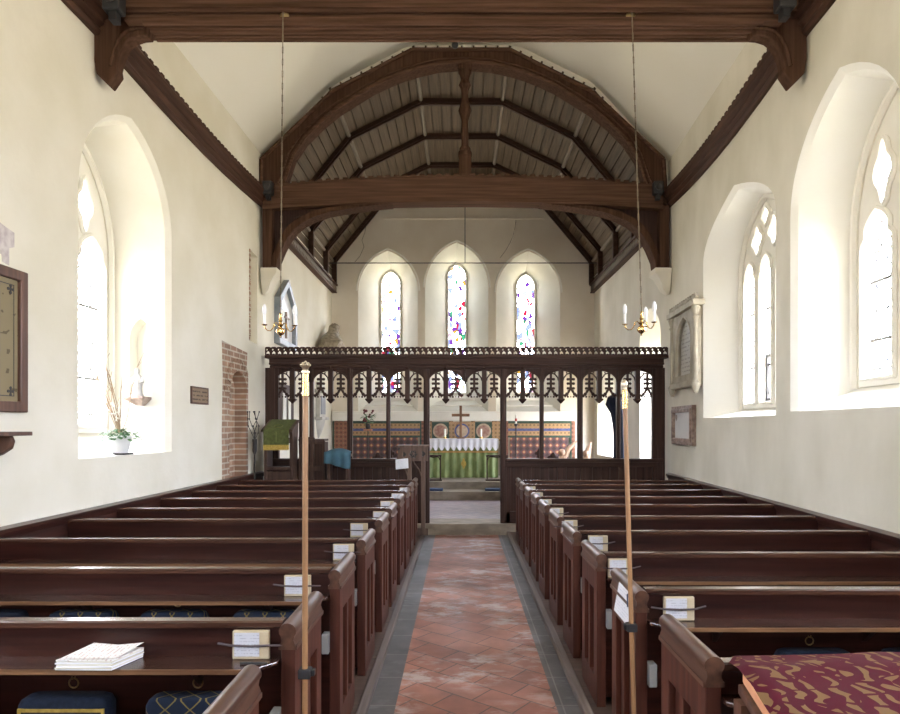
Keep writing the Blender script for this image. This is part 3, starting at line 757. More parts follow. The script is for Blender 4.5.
for row, D in ((1, RP[1]), (2, RP[2])):
    for k, cx in enumerate((1.56, 2.03, 2.5)):
        if row == 2 and k == 2: continue
        kneeler(cx, D, False, 'dark blue shaded kneeler, %s, %s right pew back' % (COL[k], {1: 'nearest', 2: 'second nearest'}[row]))

# service books leaning on the ledges, each with a strap
def service_book(x, D, side, i, w=.135, flip=1, tilt=0):
    where = 'left' if side == 'L' else 'right'
    r = thing('service_book', 'cream service book with strap on the %s ledge %s of the aisle' % (['', 'nearest'][i] if i < 2 else ORD[i-1], where), 'book',
              (x, D+.018, .786), 'books propped on the pew ledges')
    def g(u, v, t): return (x+u, D+.0-t-.0+(.018-.0)-(.0)+(v-.786)*.0-.0, v)
    z0, z1 = .787, .787+.105
    mb = MB(); mb.box(x-w/2, x+w/2, D-.006, D+.016, z0, z1); c = mb.build('cover', M['cream'], r, bev=.004)
    a, b = (x-w/2+.008, x+w/2-.035) if flip > 0 else (x-w/2+.035, x+w/2-.008)
    mb = MB(); mb.box(a, b, D-.0085, D-.005, z0+.012, z1-.006); mb.build('printed_sheet', M['page'], c)
    zm = z0+.052
    mb = MB(); mb.tube([(x-w/2-.055, D-.0, zm+.006), (x-w/2, D-.012, zm+.002), (x, D-.014, zm), (x+w/2, D-.012, zm+.002), (x+w/2+.03*flip+.02, D-.004, zm+tilt)], .0045, 6); mb.build('strap', M['strap'], r)
    return r
lb = {1: 251, 2: 297.5, 3: 343.5, 4: 359, 5: 380.5, 6: 387, 7: 397.5, 8: 405}
for i, px in lb.items():
    D = LP[i]; service_book(xx(px, D), D, 'L', i)
rb = {1: 679, 2: 620, 3: 598, 4: 569, 5: 556, 6: 545, 7: 537, 8: 530}
for i, px in rb.items():
    D = RP[i]; service_book(xx(px, D), D, 'R', i, flip=1, tilt=.012)

# stack of leaflets on the nearest full ledge, and a pen
D = LP[1]
mb = MB()
r = thing('leaflet_stack', 'stack of white printed leaflets lying on the nearest left ledge', 'leaflets', (-1.34, D-.03, .786))
ly = 0
rnd = random.Random(3)
for k in range(7):
    a = rnd.uniform(-.03, .03); dx, dy = rnd.uniform(-.004, .004), rnd.uniform(-.004, .004)
    mb = MB(); c = Vector((-1.31+dx, D-.045+dy, .7875+.0025+k*.0052)); ax = Vector((math.cos(a), math.sin(a), 0)); ay = Vector((.35, 1, 0)).normalized()
    mb.obox(c, ax*.100, ay*.070, (0, 0, .0023)); o = mb.build('leaflet', M['leaflet'] if k == 6 else M['paperedge'] if k % 2 else M['lace'], r)
mb = MB(); c = Vector((-1.32, D-.04, .7875+.040))
mb.add([c+Vector(p) for p in ((-.10,-.062,-.001),(.10,-.062,.0),(.135,.062,.014),(.04,.06,.006),(-.055,.070,.010))], [(0,1,2,3,4)])
mb.build('top_leaflet', M['leaflet'], r)
mb = MB(); mb.tube([(-.80, D-.05, .791), (-.70, D-.055, .791)], .0045, 8); o = mb.build('pen', M['black'], loc=(-.75, D-.05, .786)); tag(o, 'black pen lying on the nearest left ledge below the book', 'pen')
mb = MB(); mb.add([(-.83, D-.06, .7875), (-.66, D-.06, .7875), (-.66, D-.02, .7875), (-.83, D-.02, .7875)], [(0,1,2,3)]); 

# churchwarden's staves clamped to the pew ends
def staff(base, top, rc, label, kind, clampz, s):
    r = thing('churchwarden_staff', label, 'staff', base)
    b, t = Vector(base), Vector(top); d = (t-b).normalized()
    Ln = (t-b).length
    mb = MB(); mb.tube([b, b+d*(Ln-.125)], .0105, 12); mb.build('shaft', M['pole'], r, sm=True)
    c0 = b+d*(Ln-.125)
    mb = MB(); mb.tube([c0, c0+d*.078], .0122, 12); mb.tube([c0-d*.003, c0+d*.003], .0138, 12); mb.build('ferrule', M['brass'], r, sm=True)
    c1 = b+d*(Ln-.047); mb = MB(); q8 = .8
    if kind == 'crown':
        mb.lathe([(a*q8, h*q8) for a, h in ((.012, 0), (.020, .004), (.020, .012), (.013, .016), (.014, .024), (.020, .034), (.019, .036))], c1, 14)
        for k in range(6):
            a = 2*PI*k/6; q = c1+Vector((.019*math.cos(a), .019*math.sin(a), .036))*q8; mb.ball(q+Vector((0,0,.003)), .0055, 6)
            mb.tube([q, q+Vector((-.004*math.cos(a), -.004*math.sin(a), .012)), c1+Vector((0,0,.041))], .0026, 5)
        mb.ball(c1+Vector((0,0,.043)), .005, 8)
    else:
        mb.lathe([(a*q8, h*q8) for a, h in ((.013, 0), (.017, .004), (.013, .010), (.016, .018), (.019, .034), (.014, .050), (.003, .060))], c1, 12, 1, .6)
    mb.build('finial', M['silver'], r, sm=True)
    f = b+d*((clampz-b.z)/d.z)
    mb = MB(); mb.box(f.x-.022, f.x+.022, f.y-.02, f.y+.024, f.z-.017, f.z+.017)
    mb.box(min(f.x, f.x-s*.035), max(f.x, f.x-s*.035), f.y-.004, f.y+.02, f.z-.012, f.z+.012); mb.build('clamp', M['black'], r, bev=.003)
staff((xx(301.5, 2.30), 2.345, .02), P(305.5, 361, 2.345), 0, 'brown staff with crown finial clamped to the end of a left pew', 'crown', .745, -1)
staff((xx(633.5, 2.86), 2.815, .02), P(624.3, 379.5, 2.815), 0, 'brown staff with mitre finial clamped to the end of a right pew', 'mitre', .765, 1)

# notices
def fpanel(name, quad, m, label, cat, nrm, th=.003):
    q = [Vector(p) for p in quad]; n = Vector(nrm)*th; mb = MB(); mb.caploft([q, [p+n for p in q]])
    o = mb.build(name, m, loc=tuple(q[0])); 
    return tag(o, label, cat) if label else o
XR = .775-.004
mb = MB(); n0 = fpanel('notice_sheet', [(XR, 3.22, .725), (XR, 2.955, .725), (XR, 2.885, .885), (XR, 3.11, .895)], M['notice'], 'white printed notice with blue ribbon pinned to a right pew end', 'notice', (-1,0,0), .002)
mb = MB(); mb.obox((XR-.004, 2.95, .845), (.001,0,0), (0,.004,.028), (0,-.008,.001)); mb.obox((XR-.004, 2.935, .872), (.001,0,0), (0,.012,-.002), (0,.001,.008)); mb.build('blue_ribbon', M['cushblue'], n0)

# padded board with burgundy cloth in the near right pew
D = RP[0]
r = thing('padded_bench_table', 'burgundy and gold patterned cloth over orange padding, beside the nearest right pew', 'padded table', (1.75, 1.7, .045))
x0, x1, y0, y1 = .79, 2.55, 1.42, 1.925
def trap(z0, z1, e, yb): return [[(x0-.04+e, y0+e, z), (x1-e, y0+e, z), (x1-e, yb, z), (x0+.055+e, yb, z)] for z in (z0, z1)]
mb = MB(); mb.caploft(trap(.845, .875, -.012, y1)); mb.build('board', M['frame'], r, bev=.004)
mb = MB(); mb.caploft(trap(.875, .918, .0, y1)); mb.build('foam_pad', M['foam'], r, bev=.01)
mb = MB(); nx, ny = 60, 20; vs = []; fs = []
for j in range(ny+1):
    for i in range(nx+1):
        u, v = i/nx, j/ny; y = y0+(2.112-y0)*v; xl_ = x0-.044+.095*(y-y0)/(y1-y0); x = xl_+(x1-xl_)*u
        z = .932-.036*max(0, (y-1.93)/.18)+.004*math.sin(9*u+5*v)+.006*max(0, math.sin(14*u-9*v))**3+.010*math.exp(-((u-.28-.12*v)/.02)**2)*v
        if i == 0: z -= .012; x -= .004
        if i == 1: z -= .0
        vs.append((x, y, z))
for j in range(ny):
    for i in range(nx): a = j*(nx+1)+i; fs.append((a, a+1, a+nx+2, a+nx+1))
mb.add(vs, fs); mb.build('damask_cloth', M['damask'], r, sm=True, ang=80)
for lx in (x0+.04, x1-.06):
    for ly_ in (y0+.03, y1-.06):
        mb = MB(); mb.box(lx-.025, lx+.025, ly_-.025, ly_+.025, .045, .845); mb.build('leg', M['frame'], r)

# ------------------------------------------------------------------ rood screen
SD = 9.78; K = SD/F
SX = lambda px: (px-VX)*K
r = thing('rood_screen', 'dark carved oak rood screen with pierced arches across the chancel', 'screen', (SX(465), SD, .17))
def sb(mb, p0, p1, q0, q1, y0=-.05, y1=.05): mb.box(SX(p0), SX(p1), SD+y0, SD+y1, zz(q1, SD), zz(q0, SD)); return mb
mb = MB(); xa, xb = SX(267), SX(666)
for (q0, q1, dpt) in ((356, 359, .13), (359, 363, .10), (363, 365.5, .115), (365.5, 368.5, .07)): mb.box(xa+.02*(q0 > 358)*3, xb-.02*(q0 > 358)*3, SD-dpt, SD+dpt, zz(q1, SD), zz(q0, SD))
mb.build('head_beam', M['screen_x'], r, bev=.008)
# pierced cresting
z0c, z1c = zz(356.2, SD), zz(347.6, SD); n = 70; w = (xb-xa)/n; hs = []
for k in range(n):
    cx = xa+w*(k+.5)
    hs.append([(cx-w*.30, z0c+.018), (cx-w*.30, z0c+.045), (cx, z0c+.072), (cx+w*.30, z0c+.045), (cx+w*.30, z0c+.018), (cx, z0c+.03)])
    hs.append([(cx-w*.5+.012, z0c+.088), (cx-w*.5+.03, z0c+.072), (cx-w*.5+.042, z0c+.09), (cx-w*.5+.03, z0c+.108)])
hs = [h for h in hs if min(p[0] for p in h) > xa+.01 and max(p[0] for p in h) < xb-.01]
top = []
for k in range(n):
    a = xa+w*k; top += [(a, z1c-.012), (a+w*.25, z1c), (a+w*.75, z1c)]
outl = [(xa, z0c), (xb, z0c), (xb, z1c-.012)]+top[::-1]
mb = MB(); mb.plate([outl]+hs, fXZ, SD-.10, SD-.075); mb.build('cresting', M['screen_x'], r)
bays = [273.5+38.3*k for k in range(11)]
for k, px in enumerate(bays):
    if k == 5: continue
    hw = {0: 6.6, 10: 6.2, 4: 3.0, 6: 3.0, 2: 2.5, 8: 2.5}.get(k, 1.9)
    bot = zz(459, SD) if k not in (0, 4, 6, 10) else .17
    off_ = -1 if k == 0 else (1.5 if k == 10 else 0)
    mb = MB(); mb.box(SX(px+off_-hw), SX(px+off_+hw), SD-.045, SD+.045, bot, zz(368, SD))
    mb.box(SX(px+off_-hw*.5), SX(px+off_+hw*.5), SD-.06, SD-.04, bot, zz(368, SD)); mb.build('post', M['screen'], r, bev=.006)
for k in range(10):
    a, b = bays[k]+1.6, bays[k+1]-1.6; c = (a+b)/2
    xA, xB, xC = SX(a), SX(b), SX(c); zT = zz(368, SD); zS = zz(382, SD); zA = zz(370.2, SD)
    # spandrel above the arch
    ar = arch(xC, (xB-xA)/2, zS, zS, zA, .12, 10)[1:-1]
    mb = MB(); mb.plate([[(xA-.03, zT)]+[(xA-.03, zS)]+ar+[(xB+.03, zS), (xB+.03, zT)]], fXZ, SD-.03, SD+.03)
    sp = mb.build('arch_spandrel', M['screen'], r, bev=.004)
    mb = MB(); mb.tube([(x, SD-.035, z) for x, z in ar], .014, 6)
    mb.tube([(SX(bays[k]), SD-.04, zT), (SX(bays[k]), SD-.04, zS-.05)], .016, 6)
    for sx in (-1, 1):
        mb.tube([(xC+sx*.285, SD-.035, zT-.01), (xC+sx*.20, SD-.035, zT-.02), (xC+sx*.10, SD-.035, zT-.012)], .006, 5)
    mb.build('arch_moulding', M['screen'], sp, sm=True)
    # pendant
    mb = MB(); zp = zz(400, SD)
    mb.box(xC-.036, xC+.036, SD-.05, SD+.03, zp, zT-.01)
    mb.caploft([[(xC-.055, SD-.06, zp+.02), (xC+.055, SD-.06, zp+.02), (xC+.055, SD+.04, zp+.02), (xC-.055, SD+.04, zp+.02)],
                [(xC-.055, SD-.06, zp), (xC+.055, SD-.06, zp), (xC+.055, SD+.04, zp), (xC-.055, SD+.04, zp)],
                [(xC-.008, SD-.015, zp-.055), (xC+.008, SD-.015, zp-.055), (xC+.008, SD-.0, zp-.055), (xC-.008, SD-.0, zp-.055)]])
    mb.ball((xC, SD-.045, zT+.005), .035, 8); mb.build('pendant', M['screen'], r, bev=.004)
    # tracery: two crocketed stems per bay
    mb = MB()
    for sgn in (-1, 1):
        inner = xC+sgn*.036; outer_ = xC+sgn*(xB-xA)/2; xm = (inner+outer_)/2; h = abs(outer_-inner)/2; y = SD-.005
        zt, zf, ze = zz(372.8, SD), zz(389, SD), zz(396, SD)
        mb.tube([(xm, y, zt), (xm, y, zf)], .020, 6)
        for zq in (zz(379.3, SD), zz(383.6, SD), zz(388.4, SD)):
            for e in (-1, 1):
                mb.obox((xm+e*.026, y, zq), (.020, 0, 0), (0, .016, 0), (0, 0, .017)); mb.ball((xm+e*.045, y, zq), .021, 6)
        for e in (-1, 1):
            mb.tube([(xm, y, zf+.01), (xm+e*.03, y, zf-.04), (xm+e*.065, y, ze+.015), (xm+e*h, y, ze+.01)], .018, 6)
            mb.ball((xm+e*.06, y, ze+.028), .027, 6); mb.ball((xm+e*.045, y, ze-.012), .016, 6); mb.ball((xm+e*.085, y, ze-.008), .016, 6)
            mb.ball((xm+e*.038, y, zf-.03), .014, 6)
            # small arcs from the stem head to the sides
            mb.tube([(xm, y, zt-.005), (xm+e*h*.5, y, zt-.02), (xm+e*h*.9, y, zt-.075), (xm+e*h, y, zt-.12)], .011, 5)
            mb.ball((xm+e*h*.55, y, zt+.0), .012, 6)
        mb.ball((xm, y, ze-.012), .010, 6)
    mb.build('tracery', M['screen'], r, sm=True, ang=50)
for (p0, p1) in ((268, 425), (505, 662)):
    mb = MB(); mb.box(SX(p0), SX(p1), SD-.075, SD+.075, zz(462, SD), zz(458.5, SD)); mb.box(SX(p0), SX(p1), SD-.05, SD+.05, zz(467, SD), zz(462, SD)); mb.build('sill_rail', M['screen_x'], r, bev=.008)
    mb = MB(); n = 18; 
    for j in range(n):
        a = SX(p0)+(SX(p1)-SX(p0))*j/n; b = SX(p0)+(SX(p1)-SX(p0))*(j+1)/n; mb.box(a+.002, b-.002, SD-.015, SD+.015, .1, zz(466, SD))
    mb.box(SX(p0), SX(p1), SD-.0, SD+.01, .1, zz(466, SD)); mb.build('boarding', M['screen'], r)
    for pm in ((p0+p1)/2, p0+3, p1-3) if p0 < 400 else ((p0+p1)/2-1, p0+3, p1-3):
        mb = MB(); mb.box(SX(pm-2.2), SX(pm+2.2), SD-.04, SD+.03, .1, zz(466, SD)); mb.build('muntin', M['screen'], r, bev=.004)
    mb = MB(); mb.box(SX(p0), SX(p1), SD-.04, SD+.03, .1, .35); mb.build('bottom_rail', M['screen_x'], r, bev=.004)

# ------------------------------------------------------------------ roof trusses
TD = 9.70; KT = (TD-.13)/F
TX = lambda px: (px-VX)*KT
TZ = lambda py: zz(py, TD-.13)
r = thing('roof_truss', 'arched brown timber truss with king post above the carved screen', 'roof truss', (TX(465), TD, TZ(205)))
cx = TX(465)
def camber(px): u = (px-465)/200; return 1-u*u
tp = [(TX(px), TZ(186.5-10.5*camber(px))) for px in range(263, 670, 8)]
bt = [(TX(px), TZ(209-7.5*camber(px))) for px in range(263, 670, 8)]
mb = MB(); mb.plate([tp+bt[::-1]], fXZ, TD-.14, TD+.14); mb.build('tie_beam', M['truss_x'], r, bev=.01)
mb = MB(); lo = [(x, z+.045) for x, z in bt]
mb.plate([[(x, z-.012) for x, z in bt]+lo[::-1]], fXZ, TD-.17, TD-.13)
mb.build('beam_moulding', M['truss_x'], r, bev=.008)
mb = MB()
for k in range(46):
    px = 275+k*8.5; x = TX(px); z = TZ(186.5-10.5*camber(px)); mb.box(x, x+.075, TD-.155, TD-.10, z-.012, z+.03)
mb.plate([[(x, z+.006) for x, z in tp]+[(x, z-.015) for x, z in tp[::-1]]], fXZ, TD-.15, TD-.13)
mb.build('brattishing', M['strip'] if False else M['truss_x'], r, bev=.003)
# arched ring
ov = [(262,205),(262,157),(332,90),(412,48),(511,48),(593,90),(663,157),(668,205)]
inn = [(280,190),(283.6,183),(292,157),(304,139),(320,123),(337,109),(356.5,96.7),(373,86.5),(390,78.5),(404,73),(418,68.7),(438,64),(465,62)]
inn = inn+[(930-a, b) for a, b in inn[-2::-1]]
mb = MB(); mb.plate([[(TX(a), TZ(b)) for a, b in ov]+[(TX(a), TZ(b)) for a, b in inn[::-1]]], fXZ, TD-.10, TD+.12)
ring = mb.build('arched_rib', M['truss_z'], r, bev=.008)
mb = MB(); path = [(TX(a), TD-.11, TZ(b-2)) for a, b in inn]; mb.tube(path, .03, 6); mb.tube([(x+(cx-x)*-.02, y, z+.055) for x, y, z in path], .014, 6)
path2 = [(TX(a), TD-.12, TZ(b)) for a, b in ((261,190),(261,159),(332,91),(412,49),(510,49),(592,91),(664,159),(666,190))]
for a, b in zip(path2[:-1], path2[1:]): mb.tube([a, b], .028, 6)
mb.build('rib_moulding', M['truss_x'], ring, sm=True)
# king post
mb = MB(); zb, zt = TZ(177), TZ(55)
mb.box(cx-.095, cx+.095, TD-.09, TD+.09, zb-.02, zb+.36); mb.box(cx-.10, cx+.10, TD-.09, TD+.09, zt-.18, zt+.05); mb.box(cx-.045, cx+.045, TD-.045, TD+.045, zb+.3, zt-.1)
mb.build('king_post', M['truss_z'], r, bev=.012)
mb = MB(); h = zt-.18-(zb+.36)
mb.lathe([(.06, 0), (.105, .0), (.105, .06), (.08, .09), (.085, .12), (.055, .16), (.05, h*.42), (.075, h*.48), (.10, h*.54), (.075, h*.60), (.052, h*.66), (.055, h*.78), (.095, h*.84), (.06, h*.9), (.095, h)], (cx, TD, zb+.36), 12)
mb.build('turned_shaft', M['truss_z'], r, sm=True)
# posts and curved braces on stone corbels
for s_, nm in ((1, 'l'), (-1, 'r')):
    def tx(px): return TX(px) if s_ == 1 else TX(930-px)+.03
    a, b = tx(262), tx(272); mb = MB(); mb.box(min(a, b), max(a, b), TD-.12, TD+.12, TZ(267.5), TZ(205))
    mb.build('wall_post', M['truss_z'], r, bev=.01)
    curve = [(276,267.5),(277,260),(282,248),(287.5,237.5),(294,229),(303,222),(313.6,216.7),(328,212.0),(350,208.2),(372,205.2),(392,203.2)]
    bk = [(272,267.5),(272,256),(276,246),(281.5,234),(288,225),(298,217.5),(310,211.5),(326,207),(350,204.5),(372,202.5),(392,201)]
    mb = MB(); mb.plate([[(tx(a), TZ(b)) for a, b in curve]+[(tx(a), TZ(b)) for a, b in bk[::-1]]], fXZ, TD-.13, TD+.13); br = mb.build('curved_brace', M['truss_z'], r, bev=.01)
    mb = MB(); mb.plate([[(tx(a), TZ(b)) for a, b in bk]+[(tx(272), TZ(205))]], fXZ, TD+.0, TD+.04); mb.build('spandrel', M['screen'], br)
    mb = MB(); X = tx(261); q = s_
    rings = []
    for (py, wd, dp) in ((268, .24, .16), (273, .24, .16), (276, .19, .14), (283, .13, .12), (289, .10, .09), (293, .03, .05)):
        rings.append([(X, TD-dp, TZ(py)), (X+q*wd, TD-dp, TZ(py)), (X+q*wd, TD+dp, TZ(py)), (X, TD+dp, TZ(py))])
    mb = MB(); mb.caploft(rings); mb.build('corbel', M['plaster'], r, sm=True)
# near tie beam
ND = 5.47; kn_ = ND/F; NB = 5.025
NX = lambda px: (px-VX)*kn_
NZ = lambda py: zz(py, ND)
r = thing('roof_truss', 'heavy dark timber tie beam spanning overhead nearest the viewer, carrying both chandeliers', 'roof truss', (NX(450), ND, NZ(41)))
xl, xr = LWX(ND)+.0, RWX(ND)-.0
mb = MB(); mb.box(xl, xr, ND-.12, ND+.14, NB+.10, NB+.55); mb.build('tie_beam', M['truss_x'], r, bev=.01)
mb = MB(); 
for (h0, h1, d) in ((.10, .13, .165), (.07, .10, .15), (.035, .07, .12), (0, .035, .14)): mb.box(xl+.3, xr-.25, ND-d, ND+d, NB+h0, NB+h1)
for q, rr in ((-.12, .024), (-.055, .012), (0, .02), (.06, .012), (.12, .022)): mb.tube([(xl+.45, ND+q, NB), (xr-.42, ND+q, NB)], rr, 8)
mb.build('beam_moulding', M['truss_x'], r, bev=.007)
mb = MB()
mb.box(xl+.3, xr-.3, ND-.14, ND-.10, NB+.53, NB+.58); mb.build('brattishing', M['truss_x'], r)
for s_ in (1, -1):
    def nx(px): return NX(px) if s_ == 1 else NX(900-px+1)
    mb = MB()
    pl = [(97,22),(152,22),(150,38),(142,38.5),(134,41),(128,46),(124,53),(121,61),(119,69),(120,75),(111,88),(99,76),(97,62)]
    mb.plate([[(nx(a), NZ(b)) for a, b in pl]], fXZ, ND-.05, ND+.07); b = mb.build('curved_bracket', M['truss_z'], r, bev=.01)
    mb = MB(); mb.tube([(nx(a), ND-.06, NZ(q)) for a, q in ((148,32),(140,32.5),(131,35),(124,41),(119,50),(116,60),(114,70))], .016, 6); mb.build('bracket_moulding', M['truss_z'], b, sm=True)

# ------------------------------------------------------------------ chandeliers
def chandelier(px, cyy, topy, label, rot, tpx):
    D = ND-.17; x = xx(px, D); zc = zz(cyy, D); zt = zz(topy, D); xt = xx(tpx, D); lx = lambda z: x+(xt-x)*(z-zc-.15)/(zt-zc-.15)
    r = thing('chandelier', label, 'chandelier', (x, D, zc), 'small brass chandeliers on long chains')
    mb = MB(); mb.lathe([(.002, -.055), (.010, -.05), (.006, -.04), (.022, -.03), (.036, -.012), (.036, .006), (.022, .022), (.010, .03), (.016, .042), (.020, .052), (.012, .062), (.010, .075), (.017, .085), (.012, .10), (.008, .13), (.012, .14), (.004, .15)], (x, D, zc), 14)
    mb.build('stem', M['brass'], r, sm=True)
    # chain of links
    mb = MB(); z = zc+.15; k = 0
    while z < zt-.02:
        z2 = min(z+.055, zt)
        a = .0035 if k % 2 else .0; b = .0 if k % 2 else .0035
        mb.tube([(lx(z)+a, D+b, z), (lx(z2)+a, D+b, z2)], .003, 5); mb.tube([(lx(z)-a, D-b, z), (lx(z2)-a, D-b, z2)], .003, 5); z += .05; k += 1
    mb.build('chain', M['chain'], r)
    mb = MB(); mb.lathe([(.035, 0), (.04, .004), (.03, .012), (.012, .022), (.003, .03)], (0, 0, 0), 12)
    mb.v = [(xt+vx, ND-.12-vz, zt+.0+vy) for vx, vy, vz in mb.v]; mb.tube([(xt, ND-.13, zt), (xt, D, zt-.01)], .005, 6)
    mb.build('ceiling_rose', M['dbrass'], r, sm=True)
    for k in range(3):
        a = rot+2*PI*k/3; ca, sa = math.cos(a), math.sin(a)
        g = lambda rr, h: (x+ca*rr, D+sa*rr, zc+h)
        mb = MB(); mb.tube([g(.015, .04), g(.035, .065), g(.055, .055), g(.065, .02), g(.085, -.005), g(.11, -.008), g(.132, .01), g(.138, .03)], .0045, 6)
        mb.tube([g(.055, .055), g(.048, .035), g(.058, .03)], .003, 5)
        arm = mb.build('arm', M['brass'], r, sm=True)
        c = g(.138, .03); mb = MB(); mb.lathe([(.004, 0), (.02, .004), (.024, .010), (.012, .012)], c, 12); mb.build('drip_pan', M['brass'], arm, sm=True)
        mb = MB(); mb.lathe([(.0115, .0), (.0115, .075), (.010, .08)], (c[0], c[1], c[2]+.012), 10); mb.build('candle_sleeve', M['white'], arm, sm=True)
        mb = MB(); mb.lathe([(.009, 0), (.016, .02), (.018, .045), (.014, .07), (.006, .085), (.001, .09)], (c[0], c[1], c[2]+.088), 12); mb.build('bulb', M['bulb'], arm, sm=True)
chandelier(280.5, 331, 12, 'small brass three-light chandelier on a chain above the left pews', math.radians(100), 283)
chandelier(641.5, 329, 12, 'small brass three-light chandelier on a chain above the right pews', math.radians(60), 632)

# tie rod of the chancel
mb = MB(); yr = 14.4
mb.tube([(LWX(yr)+.002, yr, zz(263, yr)), (RWX(yr)-.002, yr, zz(263, yr))], .012, 6)
o = thing('tie_rod', 'thin iron tie rod across the chancel below the boarded roof', 'tie rod', (0, yr, zz(263, yr)))
mb.build('horizontal_rod', M['iron'], o)
mb = MB(); mb.tube([(xx(465, yr), yr, zz(263, yr)), (xx(465, yr), yr, 7.38)], .010, 6); mb.build('vertical_rod', M['iron'], o)

# loudspeakers on the beams
def speaker(c, label, s, tilt=.0):
    r = thing('loudspeaker', label, 'loudspeaker', c)
    x, y, z = c
    mb = MB(); mb.box(x-.07, x+.07, y-.06, y+.06, z-.0, z+.19); b = mb.build('cabinet', M['black'], r, bev=.012)
    mb = MB(); mb.lathe([(.055, 0), (.055, .012), (.045, .016), (.02, .006), (.001, .006)], (0,0,0), 18)
    mb.v = [(x+a, y-.06-c_, z+.10+b_) for a, b_, c_ in mb.v]; mb.build('driver_cone', M['iron'], r, sm=True)
    mb = MB(); mb.box(x-.03, x+.03, y-.03, y+.05, z-.07, z+.0); mb.build('mounting_bracket', M['black'], r)
speaker(P(114, 13, ND-.26), 'black loudspeaker on the near tie beam above the bracket beside the honour board', 1)
speaker(P(785, 10, ND-.26), 'black loudspeaker on the near tie beam above the bracket by the largest window', 1)
speaker((TX(270), TD-.22, TZ(197)), 'small black loudspeaker on the far truss above the brick doorway', 1)
speaker((TX(656), TD-.22, TZ(197)), 'small black loudspeaker on the far truss above the carved monument', 1)
c = P(455, 45, 9.3); mb = MB(); mb.ball(c, .05, 12); mb.lathe([(.03, .03), (.018, .07), (.012, .12)], c, 10); mb.tube([c, (c[0], c[1], 7.47)], .006, 6)
tag(mb.build('hanging_ball', M['black'], loc=c, sm=True), 'small black ball hanging from the ceiling before the arched truss', 'ball')

# ------------------------------------------------------------------ left wall things
# honour board
d0, d1 = 3.85, dL(23); z0, z1 = 1.745, 2.74
r = thing('honour_board', 'wooden framed painted honour board on the left wall', 'board', (LWX(4.2), (d0+d1)/2, z0))
fr = [(d0, z0), (d1, z0), (d1, z1), (d0, z1)]; e = .075; fi = [(d0+e, z0+e), (d1-e, z0+e), (d1-e, z1-e), (d0+e, z1-e)]
mb = MB(); mb.plate([fr, fi], fL, -.002, -.04); mb.build('frame', M['frame'], r, bev=.008)
mb = MB(); mb.prism(fi, fL, -.005, -.015); pn = mb.build('painted_panel', M['board_gold'], r)
mb = MB(); e2 = .11
li = [(d0+e2, z0+e2), (d1-e2, z0+e2), (d1-e2, z1-e2), (d0+e2, z1-e2)]; lj = [(d0+e2+.006, z0+e2+.006), (d1-e2-.006, z0+e2+.006), (d1-e2-.006, z1-e2-.006), (d0+e2+.006, z1-e2-.006)]
mb.plate([li, lj], fL, -.0155, -.017)
for (u, v) in ((d1-.145, z0+.145), (d1-.145, z1-.145), (d0+.145, z0+.145), (d0+.145, z1-.145)):
    for (du, dv) in ((.007, .024), (.024, .007)):
        mb.plate([[(u-du, v-dv), (u+du, v-dv), (u+du, v+dv), (u-du, v+dv)]], fL, -.0156, -.018)
    for (du, dv) in ((0, .038), (0, -.038), (.038, 0), (-.038, 0)): mb.plate([[(u+du-.018, v+dv-.018), (u+du+.018, v+dv-.018), (u+du+.018, v+dv+.018), (u+du-.018, v+dv+.018)] if False else foil(u+du*.62, v+dv*.62, .011, .011, 8, 4, 0)], fL, -.0156, -.0185)
mb.build('corner_cross', M['iron'], pn)
# shelf
r = thing('wall_shelf', 'dark wooden shelf on a curved bracket below the honour board', 'shelf', (LWX(4.1), 4.0, 1.45))
mb = MB(); X = LWX(4.2); mb.box(X, X+.22, 3.4, 4.35, 1.585, 1.612); mb.build('shelf_board', M['frame'], r, bev=.005)
mb = MB(); pl = [(0, 1.585), (.16, 1.585), (.175, 1.55), (.16, 1.50), (.10, 1.46), (.04, 1.44), (0, 1.40)]
mb.prism([(X+a, z) for a, z in pl], lambda u, v, t: (u, t, v), 4.20, 4.25); mb.build('bracket', M['frame'], r, bev=.008)
# faded wall painting fragment
d0, d1 = 4.05, dL(14); pts = [(d0, zz(262, 4.3)), (d1-.12, 2.82), (d1-.11, 2.77), (d1-.05, 2.76), (d1-.05, 2.88), (d1, 2.90), (d1, 3.0), (d1-.1, 3.02), (d1-.2, 3.05), (d0, 3.06)]
pts[0] = (d0, 2.80)
mb = MB(); mb.plate([pts], fL, 0, -.003); tag(mb.build('painting_fragment', M['pink'], loc=fL(4.2, 2.8, 0)), 'faded grey pink fragment of old wall painting above the honour board', 'painting fragment')
# small plaque
d0, d1 = dL(190), dL(207); z0, z1 = 1.905, 2.105
r = thing('wall_plaque', 'small brown engraved plaque on the left wall beside the brick doorway', 'plaque', fL(d0, z0, 0))
fr = [(d0, z0), (d1, z0), (d1, z1), (d0, z1)]; e = .02; fi = [(d0+e, z0+e), (d1-e, z0+e), (d1-e, z1-e), (d0+e, z1-e)]
mb = MB(); mb.plate([fr, fi], fL, -.001, -.022); mb.build('frame', M['frame'], r, bev=.003)
mb = MB(); mb.prism(fi, fL, -.004, -.015); mb.build('engraved_plate', M['plaque'], r)

